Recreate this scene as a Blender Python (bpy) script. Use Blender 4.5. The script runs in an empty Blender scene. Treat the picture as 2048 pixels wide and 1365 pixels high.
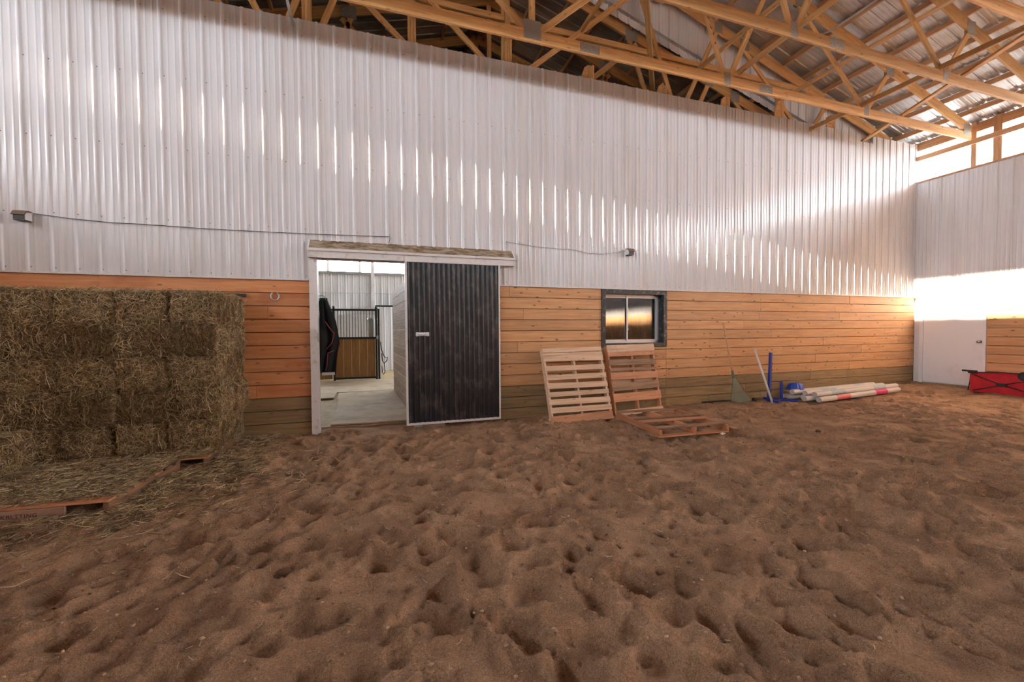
import bpy, math, random
import numpy as np
from mathutils import Vector, Matrix, noise as mnoise

random.seed(7)
rng = np.random.default_rng(11)
scene = bpy.context.scene
col = scene.collection

# ------------------------------------------------------------------ camera
CAM = Vector((0.0, -6.38683, 1.47196))
fwd = Vector((0.30353124, 0.95247036, -0.02586507))
rgt = Vector((0.95271638, -0.3037891, -0.00660857))
up = Vector((0.014152, 0.02263616, 0.9996436))
cd = bpy.data.cameras.new('camera')
cd.sensor_width = 36.0
cd.lens = 808.39 * 36.0 / 2048.0
cd.clip_start = 0.05
cd.clip_end = 300
cam = bpy.data.objects.new('camera', cd)
cam.matrix_world = Matrix(((rgt.x, up.x, -fwd.x, CAM.x), (rgt.y, up.y, -fwd.y, CAM.y), (rgt.z, up.z, -fwd.z, CAM.z), (0, 0, 0, 1)))
col.objects.link(cam)
scene.camera = cam

# ------------------------------------------------------------------ light
SKY = 34.0
SUN = 85.0
world = bpy.data.worlds.new('sky')
scene.world = world
world.use_nodes = True
bg = world.node_tree.nodes['Background']
bg.inputs['Color'].default_value = (0.86, 0.93, 1.0, 1)
bg.inputs['Strength'].default_value = SKY
sl = bpy.data.lights.new('low_sun', 'SUN')
sl.energy = SUN
sl.color = (1.0, 0.84, 0.64)
sl.angle = math.radians(1.6)
so = bpy.data.objects.new('low_sun', sl)
so.rotation_euler = Vector((1.0, 0.030, -0.150)).to_track_quat('-Z', 'Y').to_euler()
so.location = (-20, -5, 10)
col.objects.link(so)
scene.view_settings.view_transform = 'Standard'
scene.view_settings.look = 'None'
scene.view_settings.gamma = 1.0
scene.view_settings.use_curve_mapping = False
scene.view_settings.exposure = 0.65
scene.cycles.max_bounces = 8
scene.cycles.diffuse_bounces = 6
scene.cycles.glossy_bounces = 4
scene.cycles.sample_clamp_indirect = 8.0
scene.cycles.use_denoising = True


def portal(loc, size_x, size_y, direction):
    """daylight opening: guides the sampling of the sky through a real hole in the wall, gives off nothing itself"""
    l = bpy.data.lights.new('daylight_opening', 'AREA')
    l.shape = 'RECTANGLE'
    l.size = size_x
    l.size_y = size_y
    l.cycles.is_portal = True
    o = bpy.data.objects.new('daylight_opening', l)
    o.location = loc
    o.rotation_euler = Vector(direction).to_track_quat('-Z', 'Y').to_euler()
    col.objects.link(o)
    return o


XR, XL = 12.25, -8.15          # eave walls
RIDGE = 2.05
YF = -20.0                     # arena end wall behind the camera
YS = 10.3                      # far wall of the stable
SILL, HEADZ = 4.96, 5.69       # strip windows under the eaves

# ------------------------------------------------------------------ helpers
def tag(o, label=None, cat=None, group=None, kind=None):
    if label: o['label'] = label
    if cat: o['category'] = cat
    if group: o['group'] = group
    if kind: o['kind'] = kind
    return o


def empty(name, loc=(0, 0, 0), rot=(0, 0, 0)):
    o = bpy.data.objects.new(name, None)
    o.location = loc
    o.rotation_euler = rot
    o.empty_display_size = 0.1
    col.objects.link(o)
    return o


def link(name, me, parent=None, loc=None, rot=None):
    o = bpy.data.objects.new(name, me)
    col.objects.link(o)
    if loc is not None: o.location = loc
    if rot is not None: o.rotation_euler = rot
    if parent is not None: o.parent = parent
    return o


def np_mesh(name, v, f, mat, smooth=False):
    """numpy verts (n,3), faces (m,k) -> mesh"""
    v = np.ascontiguousarray(v, dtype=np.float32)
    f = np.ascontiguousarray(f, dtype=np.int32)
    me = bpy.data.meshes.new(name)
    me.vertices.add(len(v))
    me.vertices.foreach_set('co', v.ravel())
    k = f.shape[1]
    me.loops.add(f.size)
    me.loops.foreach_set('vertex_index', f.ravel())
    me.polygons.add(len(f))
    me.polygons.foreach_set('loop_start', np.arange(0, f.size, k, dtype=np.int32))
    me.polygons.foreach_set('loop_total', np.full(len(f), k, dtype=np.int32))
    if smooth:
        me.polygons.foreach_set('use_smooth', np.ones(len(f), dtype=bool))
    me.update(calc_edges=True)
    me.materials.append(mat)
    return me


class MB:
    def __init__(self):
        self.v = []
        self.f = []

    def add(self, vs, fs):
        b = len(self.v)
        self.v += [tuple(p) for p in vs]
        self.f += [tuple(i + b for i in q) for q in fs]
        return self

    def box(self, x0, x1, y0, y1, z0, z1, M=None):
        vs = [Vector(p) for p in ((x0, y0, z0), (x1, y0, z0), (x1, y1, z0), (x0, y1, z0), (x0, y0, z1), (x1, y0, z1), (x1, y1, z1), (x0, y1, z1))]
        if M is not None: vs = [M @ p for p in vs]
        return self.add(vs, [(0, 3, 2, 1), (4, 5, 6, 7), (0, 1, 5, 4), (1, 2, 6, 5), (2, 3, 7, 6), (3, 0, 4, 7)])

    def prism(self, poly, d, M=None):
        """poly: list of 3D points (planar), extruded by vector d"""
        n = len(poly)
        d = Vector(d)
        vs = [Vector(p) for p in poly] + [Vector(p) + d for p in poly]
        if M is not None: vs = [M @ p for p in vs]
        fs = [tuple(range(n - 1, -1, -1)), tuple(range(n, 2 * n))]
        fs += [(i, (i + 1) % n, n + (i + 1) % n, n + i) for i in range(n)]
        return self.add(vs, fs)

    def tube(self, path, r, n=8, closed=False, caps=True):
        path = [Vector(p) for p in path]
        m = len(path)
        rs = r if isinstance(r, (list, tuple)) else [r] * m
        vs, prev = [], None
        for i, p in enumerate(path):
            if closed:
                t = path[(i + 1) % m] - path[i - 1]
            else:
                t = path[min(i + 1, m - 1)] - path[max(i - 1, 0)]
            t = t.normalized() if t.length > 1e-9 else Vector((0, 0, 1))
            if prev is None:
                a = Vector((0, 0, 1)) if abs(t.z) < 0.9 else Vector((1, 0, 0))
                u = t.cross(a).normalized()
            else:
                u = (prev - t * prev.dot(t)).normalized()
            prev = u
            w = t.cross(u)
            for k in range(n):
                a = 2 * math.pi * k / n
                vs.append(p + (u * math.cos(a) + w * math.sin(a)) * rs[i])
        fs = []
        for i in range(m if closed else m - 1):
            j = (i + 1) % m
            for k in range(n):
                q = (k + 1) % n
                fs.append((i * n + k, i * n + q, j * n + q, j * n + k))
        if caps and not closed:
            fs.append(tuple(range(n - 1, -1, -1)))
            fs.append(tuple((m - 1) * n + k for k in range(n)))
        return self.add(vs, fs)

    def mesh(self, name, mat, smooth=False):
        me = bpy.data.meshes.new(name)
        me.from_pydata(self.v, [], self.f)
        if smooth:
            for p in me.polygons: p.use_smooth = True
        me.update()
        me.materials.append(mat)
        return me

    def build(self, name, mat, parent=None, loc=None, rot=None, smooth=False):
        return link(name, self.mesh(name, mat, smooth), parent, loc, rot)


def chamfer_box(L, W, H, c):
    """box centred at the origin, long edges chamfered: cheap piece of sawn timber, length along x"""
    a, b = W / 2, H / 2
    poly = [(-a, -b + c), (-a + c, -b), (a - c, -b), (a, -b + c), (a, b - c), (a - c, b), (-a + c, b), (-a, b - c)]
    m = MB()
    m.prism([(-L / 2, y, z) for y, z in poly], (L, 0, 0))
    return m


def frame_matrix(p0, p1, side=None):
    p0, p1 = Vector(p0), Vector(p1)
    x = (p1 - p0).normalized()
    s = Vector(side) if side is not None else (Vector((0, 1, 0)) if abs(x.y) < 0.9 else Vector((1, 0, 0)))
    y = (s - x * s.dot(x)).normalized()
    z = x.cross(y)
    c = (p0 + p1) / 2
    return Matrix(((x.x, y.x, z.x, c.x), (x.y, y.y, z.y, c.y), (x.z, y.z, z.z, c.z), (0, 0, 0, 1))), (p1 - p0).length


def beam(name, p0, p1, w, h, mat, parent, side=None, c=0.004):
    """timber from p0 to p1: w across `side`, h across the other; local x runs along the grain"""
    M, L = frame_matrix(p0, p1, side)
    me = chamfer_box(L, w, h, c).mesh(name, mat)
    o = link(name, me, parent)
    if parent is not None:
        o.matrix_parent_inverse = Matrix.Identity(4)
    o.matrix_basis = M
    return o


def copy_tree(o, parent=None):
    c = o.copy()
    col.objects.link(c)
    c.parent = parent
    for ch in list(o.children):
        copy_tree(ch, c)
    return c


# ------------------------------------------------------------------ materials
def new_mat(name):
    m = bpy.data.materials.new(name)
    m.use_nodes = True
    nt = m.node_tree
    b = nt.nodes['Principled BSDF']
    return m, nt, b


def N(nt, typ, **kw):
    n = nt.nodes.new(typ)
    for k, v in kw.items():
        if k.startswith('i_'):
            n.inputs[k[2:].replace('_', ' ')].default_value = v
        else:
            setattr(n, k, v)
    return n


def ramp(nt, stops):
    r = N(nt, 'ShaderNodeValToRGB')
    e = r.color_ramp.elements
    while len(e) < len(stops): e.new(0.5)
    for el, (p, c) in zip(e, stops):
        el.position = p
        el.color = (*c, 1)
    return r


def coords(nt, scale=(1, 1, 1), jitter=True):
    tc = N(nt, 'ShaderNodeTexCoord')
    mp = N(nt, 'ShaderNodeMapping')
    mp.inputs['Scale'].default_value = scale
    nt.links.new(tc.outputs['Object'], mp.inputs['Vector'])
    if jitter:
        oi = N(nt, 'ShaderNodeObjectInfo')
        mu = N(nt, 'ShaderNodeMath', operation='MULTIPLY')
        mu.inputs[1].default_value = 37.0
        nt.links.new(oi.outputs['Random'], mu.inputs[0])
        cb = N(nt, 'ShaderNodeCombineXYZ')
        nt.links.new(mu.outputs[0], cb.inputs['X'])
        nt.links.new(mu.outputs[0], cb.inputs['Y'])
        nt.links.new(mu.outputs[0], cb.inputs['Z'])
        nt.links.new(cb.outputs[0], mp.inputs['Location'])
    return mp


def mixc(nt, fac, a, b, mode='MIX'):
    m = N(nt, 'ShaderNodeMix', data_type='RGBA', blend_type=mode)
    for sock, val in ((m.inputs['Factor'], fac), (m.inputs['A'], a), (m.inputs['B'], b)):
        pass
    ins = [s for s in m.inputs if s.name in ('Factor', 'A', 'B')]
    fi = m.inputs[0]
    ai, bi = m.inputs[6], m.inputs[7]
    for s, v in ((fi, fac), (ai, a), (bi, b)):
        if hasattr(v, 'is_linked') or isinstance(v, bpy.types.NodeSocket):
            nt.links.new(v, s)
        elif isinstance(v, (int, float)):
            s.default_value = v
        else:
            s.default_value = (*v, 1)
    return m.outputs[2]


def wood(name, dark, light, knots=0.5, rough=0.62, var=0.18, stain=None, bump=0.15):
    m, nt, b = new_mat(name)
    mp = coords(nt, (1.3, 22, 22))
    n1 = N(nt, 'ShaderNodeTexNoise', i_Scale=1.4, i_Detail=6.0, i_Roughness=0.6)
    nt.links.new(mp.outputs[0], n1.inputs['Vector'])
    r1 = ramp(nt, [(0.30, dark), (0.70, light)])
    nt.links.new(n1.outputs['Fac'], r1.inputs['Fac'])
    c = r1.outputs['Color']
    # knots: sparse dark ellipses
    mk = coords(nt, (4.2, 11, 11))
    vo = N(nt, 'ShaderNodeTexVoronoi', i_Scale=1.0)
    nt.links.new(mk.outputs[0], vo.inputs['Vector'])
    rk = ramp(nt, [(0.07, (1, 1, 1)), (0.17, (0, 0, 0))])
    nt.links.new(vo.outputs['Distance'], rk.inputs['Fac'])
    km = N(nt, 'ShaderNodeMath', operation='MULTIPLY')
    nt.links.new(rk.outputs['Color'], km.inputs[0])
    km.inputs[1].default_value = knots
    c = mixc(nt, km.outputs[0], c, tuple(x * 0.28 for x in dark))
    # large soft variation + per-piece value shift
    m2 = coords(nt, (1, 2, 2))
    n2 = N(nt, 'ShaderNodeTexNoise', i_Scale=1.7, i_Detail=3.0)
    nt.links.new(m2.outputs[0], n2.inputs['Vector'])
    if stain:
        rs = ramp(nt, [(0.52, (0, 0, 0)), (0.66, (1, 1, 1))])
        nt.links.new(n2.outputs['Fac'], rs.inputs['Fac'])
        sm = N(nt, 'ShaderNodeMath', operation='MULTIPLY')
        sm.inputs[1].default_value = 0.55
        nt.links.new(rs.outputs['Color'], sm.inputs[0])
        c = mixc(nt, sm.outputs[0], c, stain)
    oi = N(nt, 'ShaderNodeObjectInfo')
    mr = N(nt, 'ShaderNodeMapRange')
    mr.inputs['To Min'].default_value = 1 - var
    mr.inputs['To Max'].default_value = 1 + var
    nt.links.new(oi.outputs['Random'], mr.inputs['Value'])
    hsv = N(nt, 'ShaderNodeHueSaturation')
    nt.links.new(c, hsv.inputs['Color'])
    nt.links.new(mr.outputs[0], hsv.inputs['Value'])
    nt.links.new(hsv.outputs[0], b.inputs['Base Color'])
    b.inputs['Roughness'].default_value = rough
    bp = N(nt, 'ShaderNodeBump', i_Strength=bump, i_Distance=0.004)
    nt.links.new(n1.outputs['Fac'], bp.inputs['Height'])
    nt.links.new(bp.outputs[0], b.inputs['Normal'])
    return m


def paint(name, base, rough=0.4, metallic=0.0, dirt=None, dirt_lo=0.55, dirt_hi=0.75, scale=3.0, stretch=(1, 1, 1), spec=0.5, detail=6.0, bump=0.0):
    m, nt, b = new_mat(name)
    b.inputs['Base Color'].default_value = (*base, 1)
    b.inputs['Roughness'].default_value = rough
    b.inputs['Metallic'].default_value = metallic
    b.inputs['Specular IOR Level'].default_value = spec
    if dirt is not None:
        mp = coords(nt, stretch)
        n1 = N(nt, 'ShaderNodeTexNoise', i_Scale=scale, i_Detail=detail, i_Roughness=0.65)
        nt.links.new(mp.outputs[0], n1.inputs['Vector'])
        r = ramp(nt, [(dirt_lo, (0, 0, 0)), (dirt_hi, (1, 1, 1))])
        nt.links.new(n1.outputs['Fac'], r.inputs['Fac'])
        nt.links.new(mixc(nt, r.outputs['Color'], base, dirt), b.inputs['Base Color'])
        if bump:
            bp = N(nt, 'ShaderNodeBump', i_Strength=bump, i_Distance=0.01)
            nt.links.new(n1.outputs['Fac'], bp.inputs['Height'])
            nt.links.new(bp.outputs[0], b.inputs['Normal'])
    return m


M = {}
M['truss'] = wood('truss_spruce', (0.43, 0.205, 0.07), (0.66, 0.385, 0.15), 0.6)
M['purlin'] = wood('purlin_spruce', (0.42, 0.22, 0.11), (0.60, 0.36, 0.19), 0.4)
M['plank'] = wood('wainscot_plank', (0.46, 0.235, 0.10), (0.66, 0.38, 0.185), 0.95, rough=0.55, var=0.13)
M['plank_red'] = wood('stained_plank', (0.50, 0.19, 0.068), (0.66, 0.31, 0.13), 0.8, rough=0.5, var=0.12, stain=(0.36, 0.095, 0.025))
M['treated'] = wood('treated_plank', (0.17, 0.11, 0.05), (0.32, 0.215, 0.105), 0.5, var=0.18)
M['pallet_new'] = wood('pale_pallet_wood', (0.55, 0.36, 0.23), (0.74, 0.54, 0.38), 0.45, var=0.10)
M['pallet_old'] = wood('weathered_pallet_wood', (0.13, 0.075, 0.045), (0.36, 0.20, 0.11), 0.4, var=0.22)
M['pallet_red'] = wood('red_brown_pallet_wood', (0.40, 0.16, 0.075), (0.58, 0.29, 0.15), 0.4, var=0.2)
M['stall'] = wood('stall_plank', (0.20, 0.085, 0.02), (0.34, 0.165, 0.045), 0.6, var=0.08, rough=0.45)
M['stable_plank'] = wood('stable_partition_plank', (0.30, 0.20, 0.14), (0.50, 0.36, 0.26), 0.4)
M['handle_wood'] = wood('tool_handle_wood', (0.42, 0.22, 0.11), (0.58, 0.34, 0.18), 0.1)
M['white'] = paint('white_wall_metal', (0.70, 0.69, 0.71), 0.20, spec=0.28, dirt=(0.58, 0.54, 0.52), dirt_lo=0.45, dirt_hi=0.8, scale=1.2, stretch=(3, 3, 0.25))
M['white_trim'] = paint('white_trim_paint', (0.72, 0.69, 0.68), 0.45, dirt=(0.40, 0.33, 0.27), dirt_lo=0.55, dirt_hi=0.8, scale=9)
M['white_door'] = paint('white_door_paint', (0.78, 0.78, 0.80), 0.35, dirt=(0.70, 0.69, 0.69), scale=2)
M['galv'] = paint('galvanised_roof_metal', (0.64, 0.65, 0.66), 0.40, 0.75, dirt=(0.42, 0.40, 0.38), dirt_lo=0.4, dirt_hi=0.75, scale=2.0)
M['steel'] = paint('galvanised_steel', (0.50, 0.50, 0.50), 0.38, 0.85, dirt=(0.34, 0.32, 0.30), scale=20)
M['plate'] = paint('toothed_plate_steel', (0.46, 0.41, 0.36), 0.55, 0.45, dirt=(0.20, 0.18, 0.16), dirt_lo=0.4, dirt_hi=0.6, scale=60, stretch=(1, 1, 3))
M['black_metal'] = paint('black_door_metal', (0.014, 0.014, 0.018), 0.30, dirt=(0.13, 0.11, 0.10), dirt_lo=0.50, dirt_hi=0.82, scale=5.0, stretch=(1.6, 1, 0.8), detail=9.0)
M['black_paint'] = paint('chipped_black_paint', (0.02, 0.021, 0.024), 0.55, dirt=(0.25, 0.22, 0.18), dirt_lo=0.52, dirt_hi=0.72, scale=14, detail=8)
M['dust_top'] = paint('dusty_flashing', (0.40, 0.33, 0.25), 0.85, dirt=(0.15, 0.09, 0.045), dirt_lo=0.40, dirt_hi=0.60, scale=6, stretch=(1, 3, 3), detail=8)
M['black'] = paint('black_plastic', (0.012, 0.012, 0.013), 0.45)
M['dark_bar'] = paint('dark_stall_steel', (0.035, 0.04, 0.038), 0.4, 0.3)
M['brown_hood'] = paint('brown_lamp_hood', (0.16, 0.10, 0.065), 0.6)
M['lamp_white'] = paint('lamp_housing_white', (0.75, 0.72, 0.72), 0.4)
M['blue'] = paint('blue_painted_metal', (0.012, 0.035, 0.28), 0.4, dirt=(0.03, 0.06, 0.2), scale=12)
M['bright_blue'] = paint('blue_plastic', (0.01, 0.06, 0.42), 0.35)
M['pole_white'] = paint('scuffed_white_pole_paint', (0.74, 0.70, 0.66), 0.5, dirt=(0.56, 0.44, 0.34), dirt_lo=0.55, dirt_hi=0.85, scale=5, stretch=(3, 8, 8))
M['pole_end'] = paint('dusty_pole_end', (0.46, 0.42, 0.40), 0.7)
M['band_pink'] = paint('pink_band_paint', (0.70, 0.03, 0.20), 0.5, dirt=(0.72, 0.40, 0.42), dirt_lo=0.55, dirt_hi=0.7, scale=16)
M['band_rose'] = paint('faded_rose_band_paint', (0.70, 0.16, 0.20), 0.5, dirt=(0.76, 0.5, 0.48), scale=14)
M['band_blue'] = paint('pale_blue_band_paint', (0.42, 0.56, 0.60), 0.5, dirt=(0.72, 0.68, 0.62), dirt_lo=0.5, dirt_hi=0.7, scale=14)
M['red_fabric'] = paint('red_wagon_canvas', (0.52, 0.012, 0.026), 0.8, dirt=(0.30, 0.012, 0.016), dirt_lo=0.4, dirt_hi=0.75, scale=5, bump=0.4)
M['rake_green'] = paint('grey_green_plastic', (0.09, 0.115, 0.075), 0.5)
M['rake_pale'] = paint('pale_rake_plastic', (0.20, 0.215, 0.155), 0.5)
M['rubber'] = paint('worn_rubber_mat', (0.46, 0.36, 0.25), 0.85, dirt=(0.33, 0.25, 0.165), dirt_lo=0.45, dirt_hi=0.7, scale=2.5, bump=0.1)
M['concrete'] = paint('dusty_stable_floor', (0.44, 0.34, 0.20), 0.85, dirt=(0.30, 0.22, 0.12), dirt_lo=0.45, dirt_hi=0.65, scale=5)
M['blanket'] = paint('black_horse_blanket', (0.012, 0.014, 0.016), 0.8)
M['blanket_green'] = paint('dark_green_lining', (0.02, 0.05, 0.035), 0.85)
M['red_trim'] = paint('red_webbing', (0.30, 0.05, 0.06), 0.7)
M['leather'] = paint('dark_leather', (0.03, 0.015, 0.01), 0.45)
M['alu'] = paint('window_frame_aluminium', (0.62, 0.62, 0.65), 0.35, 0.3)
M['dark_backing'] = paint('near_black_backing', (0.035, 0.032, 0.03), 0.9)  # near-black colour put in so glass and plank gaps show dark behind
M['earth'] = paint('outside_ground', (0.36, 0.34, 0.31), 0.95)
M['ink'] = paint('dark_stamp_ink', (0.06, 0.03, 0.03), 0.8)
M['screw'] = paint('screw_head', (0.16, 0.15, 0.14), 0.5, 0.5)
M['clod'] = paint('dark_clod', (0.14, 0.075, 0.035), 0.95)
M['knob'] = paint('brushed_knob', (0.35, 0.32, 0.30), 0.3, 0.9)


def make_glass():
    m, nt, b = new_mat('dusty_window_glass')
    out = nt.nodes['Material Output']
    nt.nodes.remove(b)
    tr = N(nt, 'ShaderNodeBsdfTransparent')
    tr.inputs['Color'].default_value = (0.82, 0.86, 0.84, 1)
    gl = N(nt, 'ShaderNodeBsdfGlossy')
    gl.inputs['Roughness'].default_value = 0.04
    di = N(nt, 'ShaderNodeBsdfDiffuse')
    di.inputs['Color'].default_value = (0.42, 0.36, 0.30, 1)
    fr = N(nt, 'ShaderNodeFresnel')
    fr.inputs['IOR'].default_value = 2.5
    m1 = N(nt, 'ShaderNodeMixShader')
    nt.links.new(fr.outputs[0], m1.inputs[0])
    nt.links.new(tr.outputs[0], m1.inputs[1])
    nt.links.new(gl.outputs[0], m1.inputs[2])
    mp = coords(nt, (14, 14, 2.0))
    n1 = N(nt, 'ShaderNodeTexNoise', i_Scale=3.0, i_Detail=6.0)
    nt.links.new(mp.outputs[0], n1.inputs['Vector'])
    r = ramp(nt, [(0.5, (0, 0, 0)), (0.85, (0.35, 0.35, 0.35))])
    nt.links.new(n1.outputs['Fac'], r.inputs['Fac'])
    m2 = N(nt, 'ShaderNodeMixShader')
    nt.links.new(r.outputs['Color'], m2.inputs[0])
    nt.links.new(m1.outputs[0], m2.inputs[1])
    nt.links.new(di.outputs[0], m2.inputs[2])
    nt.links.new(m2.outputs[0], out.inputs['Surface'])
    return m


M['glass'] = make_glass()


def make_sand():
    m, nt, b = new_mat('arena_sand')
    tc = N(nt, 'ShaderNodeTexCoord')
    n1 = N(nt, 'ShaderNodeTexNoise', i_Scale=2.2, i_Detail=8.0, i_Roughness=0.62)
    n2 = N(nt, 'ShaderNodeTexNoise', i_Scale=85.0, i_Detail=6.0, i_Roughness=0.72)
    n3 = N(nt, 'ShaderNodeTexNoise', i_Scale=260.0, i_Detail=2.0)
    for n in (n1, n2, n3): nt.links.new(tc.outputs['Object'], n.inputs['Vector'])
    r1 = ramp(nt, [(0.35, (0.285, 0.170, 0.106)), (0.62, (0.46, 0.292, 0.190))])
    nt.links.new(n1.outputs['Fac'], r1.inputs['Fac'])
    r2 = ramp(nt, [(0.30, (0.66, 0.63, 0.61)), (0.52, (1, 1, 1)), (0.78, (1.42, 1.39, 1.32))])
    nt.links.new(n2.outputs['Fac'], r2.inputs['Fac'])
    c = mixc(nt, 1.0, r1.outputs['Color'], r2.outputs['Color'], 'MULTIPLY')
    r3 = ramp(nt, [(0.33, (0.6, 0.6, 0.6)), (0.68, (1.42, 1.40, 1.34))])
    nt.links.new(n3.outputs['Fac'], r3.inputs['Fac'])
    c = mixc(nt, 0.8, c, r3.outputs['Color'], 'MULTIPLY')
    nt.links.new(c, b.inputs['Base Color'])
    b.inputs['Roughness'].default_value = 0.95
    b.inputs['Specular IOR Level'].default_value = 0.15
    b1 = N(nt, 'ShaderNodeBump', i_Strength=0.9, i_Distance=0.013)
    nt.links.new(n2.outputs['Fac'], b1.inputs['Height'])
    b2 = N(nt, 'ShaderNodeBump', i_Strength=0.5, i_Distance=0.003)
    nt.links.new(n3.outputs['Fac'], b2.inputs['Height'])
    nt.links.new(b1.outputs[0], b2.inputs['Normal'])
    nt.links.new(b2.outputs[0], b.inputs['Normal'])
    return m


M['sand'] = make_sand()


def make_straw(name, stops):
    m, nt, b = new_mat(name)
    g = N(nt, 'ShaderNodeNewGeometry')
    r = ramp(nt, stops)
    nt.links.new(g.outputs['Random Per Island'], r.inputs['Fac'])
    nt.links.new(r.outputs['Color'], b.inputs['Base Color'])
    b.inputs['Roughness'].default_value = 0.6
    return m


M['straw'] = make_straw('hay_stems', [(0.0, (0.12, 0.068, 0.032)), (0.30, (0.27, 0.17, 0.08)), (0.50, (0.36, 0.245, 0.115)), (0.62, (0.33, 0.26, 0.115)), (0.82, (0.54, 0.41, 0.22)), (1.0, (0.80, 0.66, 0.43))])
M['loose_straw'] = make_straw('loose_hay_stems', [(0.0, (0.13, 0.075, 0.036)), (0.4, (0.28, 0.19, 0.095)), (0.72, (0.46, 0.34, 0.185)), (1.0, (0.82, 0.69, 0.45))])
M['pale_straw'] = make_straw('pale_straw_bits', [(0.0, (0.38, 0.28, 0.15)), (1.0, (0.72, 0.60, 0.38))])


def make_hay_body():
    m, nt, b = new_mat('pressed_hay')
    mp = coords(nt, (1, 1, 1))
    n1 = N(nt, 'ShaderNodeTexNoise', i_Scale=45.0, i_Detail=6.0, i_Roughness=0.75)
    n2 = N(nt, 'ShaderNodeTexNoise', i_Scale=3.5, i_Detail=3.0)
    for n in (n1, n2): nt.links.new(mp.outputs[0], n.inputs['Vector'])
    r1 = ramp(nt, [(0.34, (0.03, 0.017, 0.008)), (0.55, (0.20, 0.12, 0.055)), (0.75, (0.42, 0.285, 0.145))])
    nt.links.new(n1.outputs['Fac'], r1.inputs['Fac'])
    r2 = ramp(nt, [(0.45, (1, 0.92, 0.86)), (0.68, (0.85, 0.95, 0.70))])
    nt.links.new(n2.outputs['Fac'], r2.inputs['Fac'])
    nt.links.new(mixc(nt, 1.0, r1.outputs['Color'], r2.outputs['Color'], 'MULTIPLY'), b.inputs['Base Color'])
    b.inputs['Roughness'].default_value = 0.95
    bp = N(nt, 'ShaderNodeBump', i_Strength=1.0, i_Distance=0.03)
    nt.links.new(n1.outputs['Fac'], bp.inputs['Height'])
    nt.links.new(bp.outputs[0], b.inputs['Normal'])
    return m


M['hay'] = make_hay_body()

# ------------------------------------------------------------------ sand floor
def vnoise(x, y, cell, seed):
    r = np.random.default_rng(seed).random((257, 257))
    gx, gy = x / cell + 60, y / cell + 60
    ix, iy = np.floor(gx).astype(int), np.floor(gy).astype(int)
    fx, fy = gx - ix, gy - iy
    fx = fx * fx * (3 - 2 * fx)
    fy = fy * fy * (3 - 2 * fy)
    ix, iy = ix % 256, iy % 256
    return (r[ix, iy] * (1 - fx) + r[ix + 1, iy] * fx) * (1 - fy) + (r[ix, iy + 1] * (1 - fx) + r[ix + 1, iy + 1] * fx) * fy - 0.5


FX = np.concatenate([np.arange(XL - 0.1, -5.0, 0.45), np.arange(-5.0, XR + 0.12, 0.019)])
FY = np.concatenate([np.arange(YF - 0.1, -5.5, 0.5), np.arange(-5.5, 0.42, 0.018)])


def sstep(a, b, x):
    t = np.clip((x - a) / (b - a), 0, 1)
    return t * t * (3 - 2 * t)


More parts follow.
